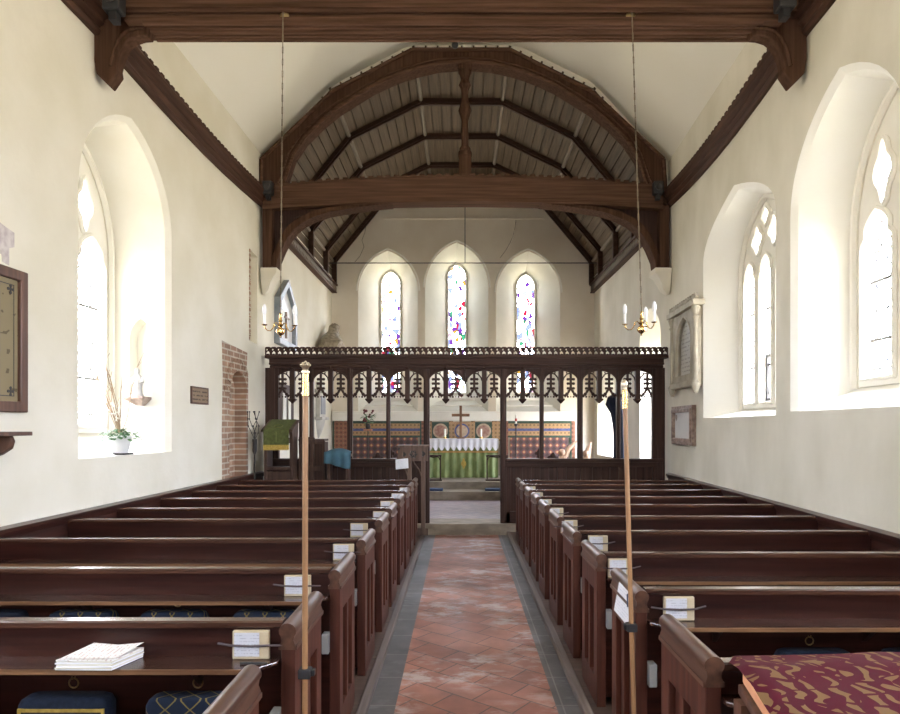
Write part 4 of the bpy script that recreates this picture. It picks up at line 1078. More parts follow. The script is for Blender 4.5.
# statue on bracket in the window reveal niche
Dn = 6.66; X = LWX(Dn)-.26
r = thing('wall_bracket', 'small brown wall bracket carrying the white statue beside the left window', 'bracket', (X, Dn, 1.86))
mb = MB(); mb.caploft([[(X-.10, Dn-.14, z), (X+.10, Dn-.14, z), (X+.10, Dn+.055, z), (X-.10, Dn+.055, z)] for z in (1.955, 1.93)]+[[(X-.03, Dn-.02, 1.86), (X+.03, Dn-.02, 1.86), (X+.03, Dn+.055, 1.86), (X-.03, Dn+.055, 1.86)]])
mb.build('bracket_body', M['brownm'], r, bev=.006)
sy = Dn-.045
r = thing('statue', 'white plaster figure of a robed saint on the bracket in the left window niche', 'statue', (X, sy, 1.955))
mb = MB(); rings = []
for (z, rx, ry) in ((0,.055,.045),(.02,.058,.048),(.022,.048,.04),(.08,.042,.034),(.13,.048,.036),(.17,.056,.036),(.20,.05,.032),(.225,.028,.022),(.235,.018,.017),(.245,.024,.023),(.265,.026,.026),(.285,.018,.02),(.292,.004,.004)):
    rings.append([(X+rx*math.cos(2*PI*k/24)*(1+(.07*math.sin(8*2*PI*k/24) if z < .2 else 0)), sy+ry*math.sin(2*PI*k/24)*(1+(.07*math.sin(8*2*PI*k/24) if z < .2 else 0)), 1.955+z) for k in range(24)])
mb.caploft(rings)
for s_ in (-1, 1): mb.tube([(X+s_*.05, sy, 2.145), (X+s_*.066, sy-.02, 2.10), (X+s_*.03, sy-.045, 2.09), (X+s_*.008, sy-.05, 2.12)], [.016, .015, .011, .008], 8)
mb.build('figure', M['statue'], r, sm=True, ang=80)
# potted plant on the left sill
pc = Vector((-3.20, 6.02, 1.39)); 
pc = Vector((-3.155, 5.93, 1.39))
r = thing('potted_plant', 'white pot of green leaves, white blossom and tall twigs on the left window sill', 'potted plant', pc)
mb = MB(); mb.box(pc.x-.10, pc.x+.07, pc.y-.07, pc.y+.10, 1.385, 1.40); mb.build('tray', M['iron'], r)
mb = MB(); mb.lathe([(.060, .0), (.066, .01), (.094, .145), (.10, .15), (.10, .16), (.085, .16), (.080, .13)], (pc.x, pc.y, 1.40), 20); mb.build('pot', M['white'], r, sm=True)
def leaf(mb, p, d, l, w):
    p, d = Vector(p), Vector(d).normalized(); s_ = d.cross(Vector((0,0,1)));  s_ = s_.normalized() if s_.length > .01 else Vector((1,0,0)); n = s_.cross(d)
    a = p+d*l*.35; b = p+d*l*.7
    mb.add([p, a+s_*w, b+s_*w*.8-n*.1*l, p+d*l-n*.2*l, b-s_*w*.8-n*.1*l, a-s_*w, a+n*.1*l], [(0,1,6),(1,2,6),(2,3,6),(3,4,6),(4,5,6),(5,0,6)])
rl = random.Random(5); mb = MB()
for k in range(170):
    a = rl.uniform(0, 2*PI); rr = rl.uniform(.01, .17); h = 1.565+rl.uniform(0, .07)-rr*.3
    leaf(mb, (pc.x+rr*math.cos(a), pc.y+rr*math.sin(a), h), (math.cos(a), math.sin(a), rl.uniform(-.3, .5)), rl.uniform(.035, .06), rl.uniform(.012, .02))
mb.build('foliage', M['green'], r)
mb = MB()
for k in range(11):
    a = rl.uniform(0, 2*PI); p = Vector((pc.x, pc.y, 1.56)); pts = [p]; dr = Vector((math.cos(a)*.05, math.sin(a)*.06, .14))
    for j in range(rl.choice((4, 5, 6))): p = p+dr*rl.uniform(.8, 1.1)+Vector((rl.uniform(-.02,.02), rl.uniform(-.025,.025), 0)); pts.append(p); 
    mb.tube(pts, [.0035]*(len(pts)-1)+[.0015], 5)
    for j in range(1, len(pts)-1): mb.tube([pts[j], pts[j]+Vector((rl.uniform(-.05,.05), rl.uniform(-.05,.05), .06))], .0018, 4)
mb.build('twig', M['twig'], r)
mb = MB()
for k in range(22):
    c = (pc.x+rl.uniform(-.06,.03), pc.y+rl.uniform(-.10,.03), rl.uniform(1.68, 1.86)); mb.ball(c, rl.uniform(.01,.02), 6, 1, 1, .7)
mb.build('blossom', M['petal'], r, sm=True)

# ------------------------------------------------------------------ right wall monuments
d1, d0 = 9.33, 8.08; z0, z1 = 2.12, 3.31
r = thing('wall_monument', 'tall carved stone memorial tablet with columns and cresting on the right wall', 'monument', fR((d0+d1)/2, z0, 0))
mid = (d0+d1)/2; hw = (d1-d0)/2
mb = MB(); ar = arch(mid, hw-.28, z0+.22, z1-.50, z1-.18, .5, 8)
mb.plate([[(d0+.1, z0+.12), (d1-.1, z0+.12), (d1-.1, z1-.08), (d0+.1, z1-.08)], ar], fR, 0, -.09); bdy = mb.build('surround', M['monstone'], r, bev=.006)
mb = MB(); mb.tris([ar], fR, -.02); mb.build('inscribed_tablet', M['inscr'], r)
mb = MB()
for k in range(2): mb.tube([fR(mid+(u-mid)*(1-.06*k), v, -.085+.02*k) for u, v in ar], .018, 6)
mb.build('arch_moulding', M['monstone'], bdy, sm=True)
for dd in (d0+.09, d1-.09):
    mb = MB(); X = RWX(dd)-.09
    mb.lathe([(.02, .0), (.03, .02), (.055, .10), (.06, .13), (.04, .15), (.029, .17), (.029, .95), (.045, .98), (.032, 1.0), (.05, 1.06), (.06, 1.10), (.05, 1.10), (.05, 1.20), (.02, 1.24)], (X, dd, z0-.05), 14)
    mb.build('column', M['monstone'], r, sm=True)
mb = MB(); mb.plate([[(d0, z1-.12), (d1, z1-.12), (d1, z1-.05), (d0, z1-.05)]], fR, 0, -.15)
k = d0+.02
while k < d1-.06:
    mb.plate([foil(k+.04, z1-.005, .038, .045, 12, 4, .2)], fR, -.08, -.12); k += .095
mb.build('cornice', M['monstone'], r, bev=.004)
mb = MB(); mb.plate([[(d0+.1, z0+.05), (d1-.1, z0+.05), (d1-.1, z0+.13), (d0+.1, z0+.13)]], fR, 0, -.13); mb.build('base_rail', M['monstone'], r, bev=.004)
d1, d0 = 9.40, 8.42; z0, z1 = 1.385, 1.93
r = thing('wall_tablet', 'small white tablet with shield in brown marble frame below the stone memorial', 'tablet', fR((d0+d1)/2, z0, 0))
fr = [(d0, z0), (d1, z0), (d1, z1), (d0, z1)]; e = .09; fi = [(d0+e, z0+e), (d1-e, z0+e), (d1-e, z1-e), (d0+e, z1-e)]
mb = MB(); mb.plate([fr, fi], fR, -.001, -.06)
fo = [(d0+.04, z0+.04), (d1-.04, z0+.04), (d1-.04, z1-.04), (d0+.04, z1-.04)]; mb.plate([fo, fi], fR, -.06, -.075)
mb.build('frame', M['brownm'], r, bev=.006)
mb = MB(); mb.prism(fi, fR, -.01, -.03); pn = mb.build('white_panel', M['tabw'], r)
mb = MB(); c0, c1 = d1-.16, z1-.16; mb.plate([[(c0-.035, c1+.04), (c0+.035, c1+.04), (c0+.035, c1-.01), (c0, c1-.05), (c0-.035, c1-.01)]], fR, -.03, -.034); mb.build('shield', M['brownm'], pn)

# ------------------------------------------------------------------ chancel left wall
def flat_at(px, D): return (xx(px, D), D)
XL = LWX(12)
# pointed hatchment-like memorial
d0, d1 = 10.35, 11.45
z0 = zz(345, 10.6); 
r = thing('memorial_panel', 'pointed white memorial panel in grey frame on the chancel wall behind the chandelier', 'memorial', (XL, 10.9, z0))
pl = [(d0, z0), (d1, z0-.02), (d1, z0+.75), (d0+.55, z0+1.15), (d0, z0+.75)]
c = Vector(((d0+d1)/2, z0+.5)); pin = [tuple(c+(Vector(p)-c)*.80) for p in pl]
mb = MB(); mb.plate([pl, pin], fL, 0, -.10); mb.build('frame', mat('grey_marble', (.17,.2,.23), (.27,.3,.33), .4), r, bev=.008)
mb = MB(); mb.plate([pin], fL, 0, -.03); mb.build('inscribed_panel', M['tabw'], r)
mb = MB(); mb.tube([fL(c.x, c.y+.1, -.05), fL(c.x, c.y-.35, -.05)], .02, 6); mb.tube([fL(c.x-.15, c.y, -.05), fL(c.x+.15, c.y, -.05)], .02, 6); mb.build('cross_ornament', M['brownm'], r)
# weathered carving on the chancel wall
d0, d1 = 13.1, 14.9
r = thing('stone_carving', 'weathered brown stone figure fragment high on the chancel wall by the corner', 'carving', (XL, 13.9, zz(352, 13.9)))
mb = MB(); base = zz(352, 13.6)
def rough_blob(mb, pts, rs, seed):
    rr = random.Random(seed); n = 10; rings = []
    for (p, q) in zip(pts, rs):
        rings.append([(p[0]+q*math.cos(2*PI*k/n)*rr.uniform(.8, 1.15), p[1]+q*math.sin(2*PI*k/n)*rr.uniform(.8, 1.2)*1.2, p[2]+rr.uniform(-.02, .02)) for k in range(n)])
    mb.caploft(rings)
rough_blob(mb, [(XL+.22, 13.5, base), (XL+.26, 13.6, base+.2), (XL+.22, 13.9, base+.38), (XL+.21, 14.1, base+.5), (XL+.21, 14.2, base+.62), (XL+.21, 14.25, base+.70)], [.24, .24, .17, .12, .13, .06], 3)
rough_blob(mb, [(XL+.22, 14.3, base), (XL+.22, 14.35, base+.22), (XL+.22, 14.35, base+.35)], [.22, .2, .1], 4)
mb.build('figure', M['oldstone'], r, sm=True, ang=60)
# white wall memorial with urn bracket lower down
def wallmon(D, zc, label):
    r = thing('wall_memorial', label, 'memorial', (XL, D, zc))
    mb = MB(); mb.box(XL, XL+.10, D-.26, D+.26, zc+.12, zc+.62); mb.box(XL, XL+.16, D-.34, D+.34, zc+.62, zc+.70); mb.box(XL, XL+.16, D-.34, D+.34, zc+.06, zc+.12)
    mb.box(XL, XL+.10, D-.2, D+.2, zc+.70, zc+.86); mb.build('tablet', M['marble'], r, bev=.01)
    mb = MB(); mb.box(XL+.1, XL+.115, D-.20, D+.20, zc+.18, zc+.56); mb.build('slate_panel', mat('slate_panel', (.22,.24,.28), (.3,.32,.36), .4), r)
    mb = MB(); mb.lathe([(.01, -.34), (.05, -.30), (.12, -.2), (.2, -.06), (.24, .06)], (XL+.0, D, zc), 12, .6, 1); mb.build('bracket', M['marble'], r, sm=True)
wallmon(13.55, 1.72, 'white stone memorial with carved bracket low on the left chancel wall')
D = 12.0
r = thing('framed_panel', 'tall dark frame with narrow gilt strips on the left chancel wall', 'framed panel', (XL, 11.0, 1.4))
mb = MB(); mb.plate([[(10.5, 1.35), (11.35, 1.35), (11.35, 2.35), (10.5, 2.35)]], fL, 0, -.06); mb.build('frame', M['screen'], r, bev=.008)
mb = MB(); mb.plate([[(10.62, 1.45), (10.82, 1.45), (10.82, 2.2), (10.62, 2.2)]], fL, -.06, -.075); mb.plate([[(10.95, 1.45), (11.1, 1.45), (11.1, 2.2), (10.95, 2.2)]], fL, -.06, -.075); mb.build('gilt_strip', M['petal'], r)
r = thing('framed_panel', 'narrow dark framed panel between screen and white memorial on the chancel wall', 'framed panel', (XL, 12.2, 1.3))
mb = MB(); mb.plate([[(11.95, 1.30), (12.45, 1.30), (12.45, 2.25), (11.95, 2.25)]], fL, 0, -.06); mb.build('frame', M['screen'], r, bev=.008)
mb = MB(); mb.plate([[(12.03, 1.38), (12.1, 1.38), (12.1, 2.15), (12.03, 2.15)]], fL, -.06, -.075); mb.build('gilt_edge', M['gold'], r)

# ------------------------------------------------------------------ desks in front of the screen
# lectern with green fall
DL = 9.28
r = thing('lectern', 'dark oak lectern with sloping top left of the carved screen', 'lectern', (xx(278, DL), DL, .045))
X0, X1 = xx(265, DL), xx(296, DL)
mb = MB(); mb.prism([(X0, DL-.16, ), (X1, DL-.16)][:0] or [(DL-.20, 1.565), (DL-.18, 1.60), (DL+.22, 1.745), (DL+.22, 1.71)], lambda u, v, t: (t, u, v), X0, X1); mb.build('sloping_top', M['desk'], r, bev=.005)
for X in (X0+.02, X1-.06):
    mb = MB(); mb.prism([(DL-.12, .045), (DL-.12, 1.44), (DL-.17, 1.575), (DL+.20, 1.712), (DL+.16, 1.4), (DL+.16, .045)], lambda u, v, t: (t, u, v), X, X+.045); mb.build('side_panel', M['desk'], r, bev=.005)
mb = MB(); mb.box(X0+.03, X1-.03, DL-.11, DL-.08, .1, 1.0); mb.build('front_panel', M['desk'], r); 
mb = MB(); mb.box(X0+.03, X1-.03, DL-.13, DL+.13, 1.02, 1.06); mb.build('shelf', M['desk'], r)
XA, XB = xx(268, DL), xx(293, DL)
mb = MB(); nx = 16; rows = [(DL+.20, 1.748), (DL-.0, 1.68), (DL-.19, 1.608), (DL-.215, 1.59), (DL-.22, 1.48), (DL-.22, 1.37)]
mb.loft([[(XA+(XB-XA)*i/nx-(.02 if k > 3 else 0)*(1-i/nx)*0, y-.004*math.sin(i*1.3)*(k > 2), z) for i in range(nx+1)] for k, (y, z) in enumerate(rows)], closed=False)
cl = mb.build('lectern_fall', M['fall'], loc=(XA, DL, 1.5), sm=True, ang=70); tag(cl, 'green fall with gold fringe draped over the lectern', 'lectern cloth')
mb = MB()
for i in range(42): x = XA+(XB-XA)*(i+.5)/42; mb.box(x-.0035, x+.0035, DL-.226, DL-.216, 1.305+.01*(i % 2), 1.378)
mb.box(XA, XB, DL-.228, DL-.216, 1.368, 1.383); mb.build('gold_fringe', M['gold'], cl)
mb = MB(); xc = (XA+XB)/2
mb.torus((xc, DL-.10, 1.648), .06, .006, lambda c, a, b, q: (c[0]+a, c[1]+b*.85+q*.3, c[2]+b*.32+q), 20, 5); mb.tube([(xc, DL-.226, 1.42), (xc, DL-.225, 1.57)], .006, 5); mb.build('embroidered_cross', mat('olive_thread', (.13,.15,.04), (.17,.18,.06), .8), cl)
# twig vase by the wall
vx, vy = xx(267, 9.5), 9.50
# reading desk to the right of the lectern
D2 = 9.38
r = thing('reading_desk', 'dark oak panelled reading desk between lectern and blue draped stand', 'desk', (xx(312, D2), D2, .045))
a, b = xx(299, D2), xx(325, D2)
fo = [(a, .045), (b, .045), (b, zz(441, D2)), (xx(316, D2), zz(441, D2)), (xx(314, D2), zz(437, D2)), (a, zz(437, D2))]
ho = [[(xx(p, D2), zz(q1, D2)), (xx(p2, D2), zz(q1, D2)), (xx(p2, D2), zz(q0, D2)), (xx(p, D2), zz(q0, D2))] for p, p2, q0, q1 in ((301.5, 310.5, 444, 466), (314, 323, 444, 466), (301.5, 310.5, 471, 482), (314, 323, 471, 482))]
mb = MB(); mb.plate([fo]+ho, fXZ, D2-.02, D2+.03); mb.build('front_frame', M['desk'], r, bev=.005)
mb = MB(); mb.box(a, b, D2+.01, D2+.02, .05, zz(442, D2)); mb.build('inset_panel', M['screen'], r)
mb = MB(); mb.box(a, b, D2-.05, D2+.25, zz(441, D2), zz(439, D2)); mb.build('top', M['desk'], r, bev=.005)
mb = MB(); mb.box(a, a+.04, D2, D2+.22, .045, zz(442, D2)); mb.box(b-.04, b, D2, D2+.22, .045, zz(442, D2)); mb.build('side_panel', M['desk'], r)
# blue draped stand
D3 = 9.36
r = thing('draped_stand', 'low dark stand covered by a teal blue cloth before the screen', 'stand', (xx(338, D3), D3, .045))
a, b = xx(327, D3), xx(350, D3)
mb = MB(); mb.box(a, b, D3-.1, D3+.16, 1.20, 1.24)
mb.build('stand_top', M['desk'], r)
for X in (a+.02, b-.05):
    mb = MB(); mb.box(X, X+.04, D3-.08, D3+.12, .045, 1.20); mb.build('leg', M['desk'], r)
nx = 20; lows = []
XA, XB = xx(325.6, D3), xx(352, D3)
rows = [(D3+.15, 1.315, .12), (D3+.02, 1.325, .05), (D3-.10, 1.275, .0), (D3-.125, 1.22, 0), (D3-.13, 1.10, 0)]
mb = MB()
mb.loft([[(XA+sh*(XB-XA)*.5+(XB-XA)*(1-sh)*i/nx, y-.012*math.sin(i*.9)*(k >= 2), z-(.05*abs(i/nx-.5)**2*4 if k < 2 else 0)+(.04*math.cos(i/nx*PI)*(k == 4))-(.03 if k == 4 else 0)) for i in range(nx+1)] for k, (y, z, sh) in enumerate(rows)], closed=False)
tag(mb.build('blue_cloth', M['teal'], loc=(XA, D3, 1.2), sm=True, ang=80), 'teal blue cloth draped over the low stand before the screen', 'cloth')
# lectern/prayer desk by the chancel opening
D4 = 9.40
r = thing('prayer_desk', 'oak prayer desk with pierced rosette panel left of the chancel opening', 'desk', (xx(410, D4), D4, .045))
a, b = xx(396, D4), xx(428, D4); zt = zz(446.5, D4); zb = zz(461, D4)
mb = MB(); mb.prism([(a-.02, zt-.01), (b+.02, zt-.01), (b+.02, zt+.02), (a+.02, zt+.02)], fXZ, D4-.06, D4+.26); mb.build('top', M['desk_pale'], r, bev=.005)
cx_ = (a+b)/2+.02; zc = (zt+zb)/2
mb = MB(); mb.plate([[(a, zb), (b, zb), (b, zt-.01), (a+.07, zt-.01)], foil(cx_, zc-.005, .065, .065, 36, 6, .14), foil(cx_+.15, zc, .03, .05, 20, 3, .2), foil(cx_-.13, zc-.01, .03, .045, 20, 3, .2)], fXZ, D4-.04, D4); fp = mb.build('pierced_panel', M['desk_pale'], r, bev=.004)
mb = MB(); mb.box(a+.03, b, D4+.0, D4+.01, zb, zt-.02); mb.build('dark_backing', M['iron'], fp); mb = MB(); mb.ball((cx_, D4-.02, zc), .018, 8)
for k in range(6): q = 2*PI*k/6; mb.tube([(cx_, D4-.02, zc), (cx_+.055*math.cos(q), D4-.02, zc+.055*math.sin(q))], .004, 5)
mb.build('rosette', M['desk_pale'], fp)
for X in (a+.17, b-.10):
    mb = MB(); mb.box(X, X+.06, D4-.03, D4+.03, .045, zb); mb.build('leg', M['desk_pale'], r, bev=.004)
mb = MB()
for X0_, s_ in ((a+.17, -1), (b-.10, -1)):
    mb.tube([(X0_, D4, zb-.22), (X0_+s_*.03, D4, zb-.13), (X0_+s_*.09, D4, zb-.05), (X0_+s_*.12, D4, zb)], .011, 6)
mb.build('curved_strut', M['desk_pale'], r)
mb = MB(); mb.box(a+.1, b, D4-.02, D4+.02, .045, .15); mb.build('foot_rail', M['desk_pale'], r)
q = [P(395.5, 459.5, D4-.06), P(395.8, 469.5, D4-.06), P(408.5, 468.2, D4-.06), P(408, 458.3, D4-.06)]
fpanel('notice_sheet', q, M['notice'], 'white printed card fixed to the prayer desk by the chancel opening', 'notice', (0,1,0), .004)
# vase of twigs at the lectern's left
vx, vy = LWX(9.05)+.12, 9.05
r = thing('twig_arrangement', 'dark bare twigs in a slim holder between left wall and lectern', 'twigs', (vx, vy, .045))
mb = MB(); mb.lathe([(.05, 0), (.05, .02), (.012, .04), (.012, 1.2), (.03, 1.25), (.035, 1.42), (.02, 1.42)], (vx, vy, .045), 10); mb.build('holder', M['iron'], r, sm=True)
mb = MB(); rt = random.Random(11)
for k in range(5):
    p = Vector((vx, vy, 1.45)); pts = [p]
    for j in range(4): p = p+Vector((rt.uniform(-.05,.045), rt.uniform(-.04,.02), .10)); pts.append(p)
    mb.tube(pts, .005, 5)
    for q_ in pts[1:]: mb.ball(q_, .011, 6)
mb.build('twig', M['iron'], r)

# ------------------------------------------------------------------ east end: reredos tiles, altar
ED = 14.97; KE = ED/F
EX = lambda px: (px-VX)*KE
EZ = lambda py: zz(py, ED)
mb = MB(); mb.box(-3.0, EX(573), 14.86, 15.0, EZ(421), EZ(413)); mb.box(-3.0, EX(573), 14.88, 15.0, EZ(413), 1.99); struct(mb.build('trim_8', M['stonew'], bev=.008))
r = thing('tiled_reredos', 'patterned red, ochre and blue tiled dado along the east wall', 'tiled dado', (0, 14.95, .5))
def tb(name, p0, p1, q0, q1, m, t=.03, par=None):
    mb = MB(); mb.box(EX(p0), EX(p1), 15-t-.02, 15.0, EZ(q1), EZ(q0)); return mb.build(name, m, par or r)
for (p0, p1) in ((351, 420), (508, 570)):
    tb('diaper_tiles', p0+2, p1-2, 437, 474, M['tw_red'], .03)
    tb('green_band', p0, p1, 421, 423.5, M['tw_green'], .035); tb('ochre_band', p0, p1, 423.5, 428.5, M['tw_yellow'], .035)
    tb('blue_band', p0, p1, 428.5, 431, M['tw_blue'], .04); tb('ochre_band', p0, p1, 431, 435.5, M['tw_yellow'], .035); tb('green_band', p0, p1, 435.5, 437.5, M['tw_green'], .04)
for (p0, p1) in ((333, 351), (420, 428), (500, 508), (570, 592)):
    tb('border_tiles', p0, p1 if p1 < 580 else 575, 421, 474, M['tw_border'], .032)
    tb('dark_strip', p0, p0+1.5, 421, 474, M['tw_green'], .038)
for k, (p0, p1) in enumerate(((432, 449), (453, 471), (475, 492))):
    pn = tb('medallion_panel', p0, p1, 422, 440, M['tw_green'] if k != 1 else M['tw_yellow'], .035)
    c = (EX((p0+p1)/2), EZ(431)); R = .175
    mb = MB(); mb.plate([foil(c[0], c[1], R, R, 32, 4, 0)], fXZ, 14.93, 14.95); mb.build('medallion_ring', M['tw_pale'] if k != 1 else M['tw_blue'], pn)
    mb = MB(); mb.plate([foil(c[0], c[1], R*.78, R*.78, 32, 4, 0)], fXZ, 14.92, 14.935); mb.build('medallion_disc', M['tw_rose'] if k != 1 else M['tw_pale'], pn)
for p0, p1 in ((428, 432), (449, 453), (471, 475), (492, 500)): tb('ochre_strip', p0, p1, 421, 441, M['tw_yellow'], .04)

AD = 14.10; KA = AD/F
AX = lambda px: (px-VX)*KA
AZ = lambda py: zz(py, AD)
r = thing('altar', 'altar table beneath white and green cloths at the east end', 'altar', (AX(463), AD+.3, .5))
mb = MB(); mb.box(AX(427.5), AX(498), AD+.02, AD+.62, AZ(441.5), AZ(439.5)); mb.build('table_top', M['desk'], r)
for X in (AX(430), AX(494)):
    for Y in (AD+.06, AD+.54):
        mb = MB(); mb.box(X, X+.06, Y, Y+.06, .5, AZ(441.5)); mb.build('leg', M['desk'], r)
def wavy(x0, x1, y, z0, z1, amp, n, per, lowf=None, flare=.02):
    mb = MB(); rows = []
    for k in range(5):
        v = k/4; z = z1+(z0-z1)*v
        rows.append([(x0+(x1-x0)*i/n, y-.005-amp*(.3+.7*v)*(.5+.5*math.sin(i/n*per*2*PI)) - flare*v, z if k < 4 or not lowf else lowf(i/n)) for i in range(n+1)])
    mb.loft(rows, closed=False); return mb
mb = wavy(AX(427.5), AX(498), AD+.01, AZ(477.5), AZ(440), .05, 140, 9)
fro = mb.build('altar_frontal', M['frontal'], loc=(AX(463), AD, .5), sm=True, ang=80); tag(fro, 'green pleated altar frontal with gold embroidered motif', 'altar cloth')
mb = MB(); mb.box(AX(427.5), AX(498), AD-.05, AD-.03, AZ(452.5), AZ(451)); mb.build('gold_band', M['orangec'], fro)
mb = MB(); mb.plate([foil(AX(463.7), AZ(463.5), .055, .12, 24, 4, .15)], fXZ, AD-.075, AD-.06); mb.build('gold_motif', M['gold'], fro)
nsc = 12
mb = wavy(AX(427), AX(498.5), AD-.0, AZ(449), AZ(439.2), .02, 144, 12, lambda u: AZ(446.5+4.0*abs(math.sin(u*nsc*PI))), .06)
mb.box(AX(427), AX(498.5), AD-.01, AD+.63, AZ(439.4), AZ(438.9))
tag(mb.build('altar_cloth', M['lace'], loc=(AX(463), AD, 1.3), sm=True, ang=60), 'white scalloped lace cloth along the top of the altar', 'altar cloth')
# cross
r = thing('altar_cross', 'plain brown wooden cross standing on the altar', 'cross', (AX(461), AD+.3, AZ(438.9)))
cD = AD+.3; mb = MB(); x = xx(460.7, cD)
mb.box(x-.028, x+.028, cD-.02, cD+.02, AZ(438.9)+.03, zz(405.5, cD)); mb.box(x-.20, x+.20, cD-.02, cD+.02, zz(416.5, cD), zz(413.8, cD)); mb.build('cross_body', M['cross'], r, bev=.004)
mb = MB(); mb.box(x-.09, x+.09, cD-.07, cD+.07, AZ(438.9), AZ(438.9)+.03); mb.build('base', M['cross'], r, bev=.004)
def candle(px, label):
    x = xx(px, cD); z = AZ(438.9); r = thing('altar_candle', label, 'candle', (x, cD, z), 'candles on the altar')
    mb = MB(); mb.lathe([(.05, 0), (.05, .012), (.028, .022), (.028, .05)], (x, cD, z), 12); mb.build('holder', M['brass'], r, sm=True)
    mb = MB(); mb.lathe([(.024, .03), (.024, .215), (.003, .22), (.002, .235)], (x, cD, z), 12); mb.build('candle_stick', M['candle'], r, sm=True)
candle(445, 'short white candle on the altar, on the flower stand side of the cross'); candle(481, 'short white candle on the altar, on the tall candle stand side of the cross')
# communion kneeling desks and cushions at the altar step
def rail_desk(p0, p1, label):
    D = 13.45; r = thing('altar_desk', label, 'rail', (xx((p0+p1)/2, D), D, .5), 'low dark rails before the altar')
    a, b = xx(p0, D), xx(p1, D); zt = zz(455, D)
    mb = MB(); mb.box(a, b, D-.06, D+.08, zt-.03, zt); mb.build('top', M['screen'], r, bev=.004)
    for X in (a+.01, b-.035):
        mb = MB(); mb.box(X, X+.025, D-.03, D+.03, .53, zt-.03); mb.build('leg', M['screen'], r)
    mb = MB(); mb.tube([(a+.03, D, zt-.11), (a+.05, D, zt-.06), (a+.09, D, zt-.035), ((a+b)/2, D, zt-.05), (b-.09, D, zt-.035), (b-.05, D, zt-.06), (b-.03, D, zt-.11)], .012, 5); mb.build('arched_brace', M['screen'], r)
    mb = MB(); mb.box(a-.01, b+.01, D-.07, D+.07, .5, .53); mb.build('foot', M['screen'], r, bev=.004)
rail_desk(425, 441.5, 'low dark wooden rail before the altar nearer the flower stand'); rail_desk(486, 508, 'low dark wooden rail before the altar nearer the tall candle stand')
for p0, p1, lb_ in ((427, 443, 'blue kneeling cushion on the altar step before the left low rail'), (485, 505, 'blue kneeling cushion on the altar step before the right low rail')):
    D = 12.95; mb = MB(); mb.box(xx(p0, D), xx(p1, D), D-.08, D+.16, .34, .385); o = mb.build('kneeling_cushion', M['cushblue'], loc=(xx((p0+p1)/2, D), D, .34), bev=.015); tag(o, lb_, 'cushion', 'cushions at the altar step')
# flower stand
D = 14.3
r = thing('flower_stand', 'vase of dark flowers and foliage on a tall thin stand before the tiles', 'flower stand', (xx(368, D), D, .5))
x = xx(368, D); zs = zz(430, D)
mb = MB(); mb.tube([(x, D, .5), (x, D, zs)], .012, 6); mb.lathe([(.14, 0), (.12, .02), (.02, .04)], (x, D, .5), 12); mb.build('stand', M['iron'], r)
mb = MB(); mb.box(x-.09, x+.09, D-.07, D+.07, zs-.015, zs+.02); mb.build('tray', M['terra'], r)
mb = MB(); mb.lathe([(.04, 0), (.06, .05), (.045, .11), (.05, .12)], (x, D, zs+.02), 10); mb.build('vase', M['iron'], r, sm=True)
mb = MB(); rf = random.Random(4)
for k in range(90):
    a = rf.uniform(0, 2*PI); rr = rf.uniform(0, .15); leaf(mb, (x+rr*math.cos(a), D+rr*math.sin(a)*.6, zs+.14+rf.uniform(0, .2)), (math.cos(a), math.sin(a), rf.uniform(-.4, 1)), rf.uniform(.05, .10), .022)
mb.build('foliage', M['green'], r)
mb = MB()
for k in range(11): mb.ball((x+rf.uniform(-.17, .14), D-.05+rf.uniform(-.06, .06), zs+.2+rf.uniform(0, .3)), rf.uniform(.022, .035), 7)
mb.build('flower', M['darkflower'], r, sm=True)
# tall candle stand
D = 13.9; x = xx(516, D); r = thing('candle_stand', 'tall thin black stand with red and white candle before the tiles', 'candle stand', (x, D, .5))
zs = zz(424, D); mb = MB(); mb.tube([(x, D, .5), (x, D, zs)], .014, 6); mb.lathe([(.16, 0), (.13, .02), (.02, .05)], (x, D, .5), 12); mb.lathe([(.02, -.05), (.04, -.02), (.045, 0), (.02, .01)], (x, D, zs), 10); mb.build('stand', M['iron'], r, sm=True)
mb = MB(); mb.lathe([(.022, 0), (.022, .19), (.003, .2)], (x, D, zs), 10); c = mb.build('candle_stick', M['candle'], r, sm=True)
mb = MB(); mb.lathe([(.0235, .06), (.0235, .12)], (x, D, zs), 10); mb.build('red_band', mat('red_wax', (.5,.06,.05), None, .5), c)

# choir stalls beyond the screen
def stall(xa, xb, y0, y1, label, s):
    r = thing('choir_stall', label, 'choir stall', ((xa+xb)/2, (y0+y1)/2, .168), 'choir stalls beyond the screen')
    zt = 1.12
    front = xb if s > 0 else xa
    mb = MB(); mb.box(front-.03, front+.03, y0, y1, .168, 1.0); mb.build('front_panel', M['desk'], r, bev=.004)
    mb = MB(); mb.box(front-.17, front+.05, y0, y1, 1.0, 1.03); mb.build('desk_top', M['desk'], r, bev=.004)
    mb = MB(); mb.box(min(front-s*.35, front-s*.7), max(front-s*.35, front-s*.7), y0, y1, .55, .59); mb.build('seat', M['desk'], r)
    for Y in (y0, y1-.05):
        mb = MB(); mb.box(min(front+s*.03, front-s*.75), max(front+s*.03, front-s*.75), Y, Y+.05, .168, .98); e = mb.build('end_panel', M['desk'], r, bev=.006)
        mb = MB(); fx_ = front-s*.08
        mb.lathe([(.05, 0), (.035, .03), (.06, .07), (.045, .11), (.07, .15), (.045, .20), (.015, .24)], (fx_, Y+.025, .97), 8, 1, .5)
        for e_ in (-1, 1): mb.ball((fx_+e_*.06, Y+.025, 1.12), .035, 8, 1, .6)
        mb.build('poppyhead', M['screen'], e, sm=True)
    return r
stall(-2.2, -1.3, 10.6, 12.5, 'dark choir stall with carved finials beyond the screen, on the memorial side', 1)
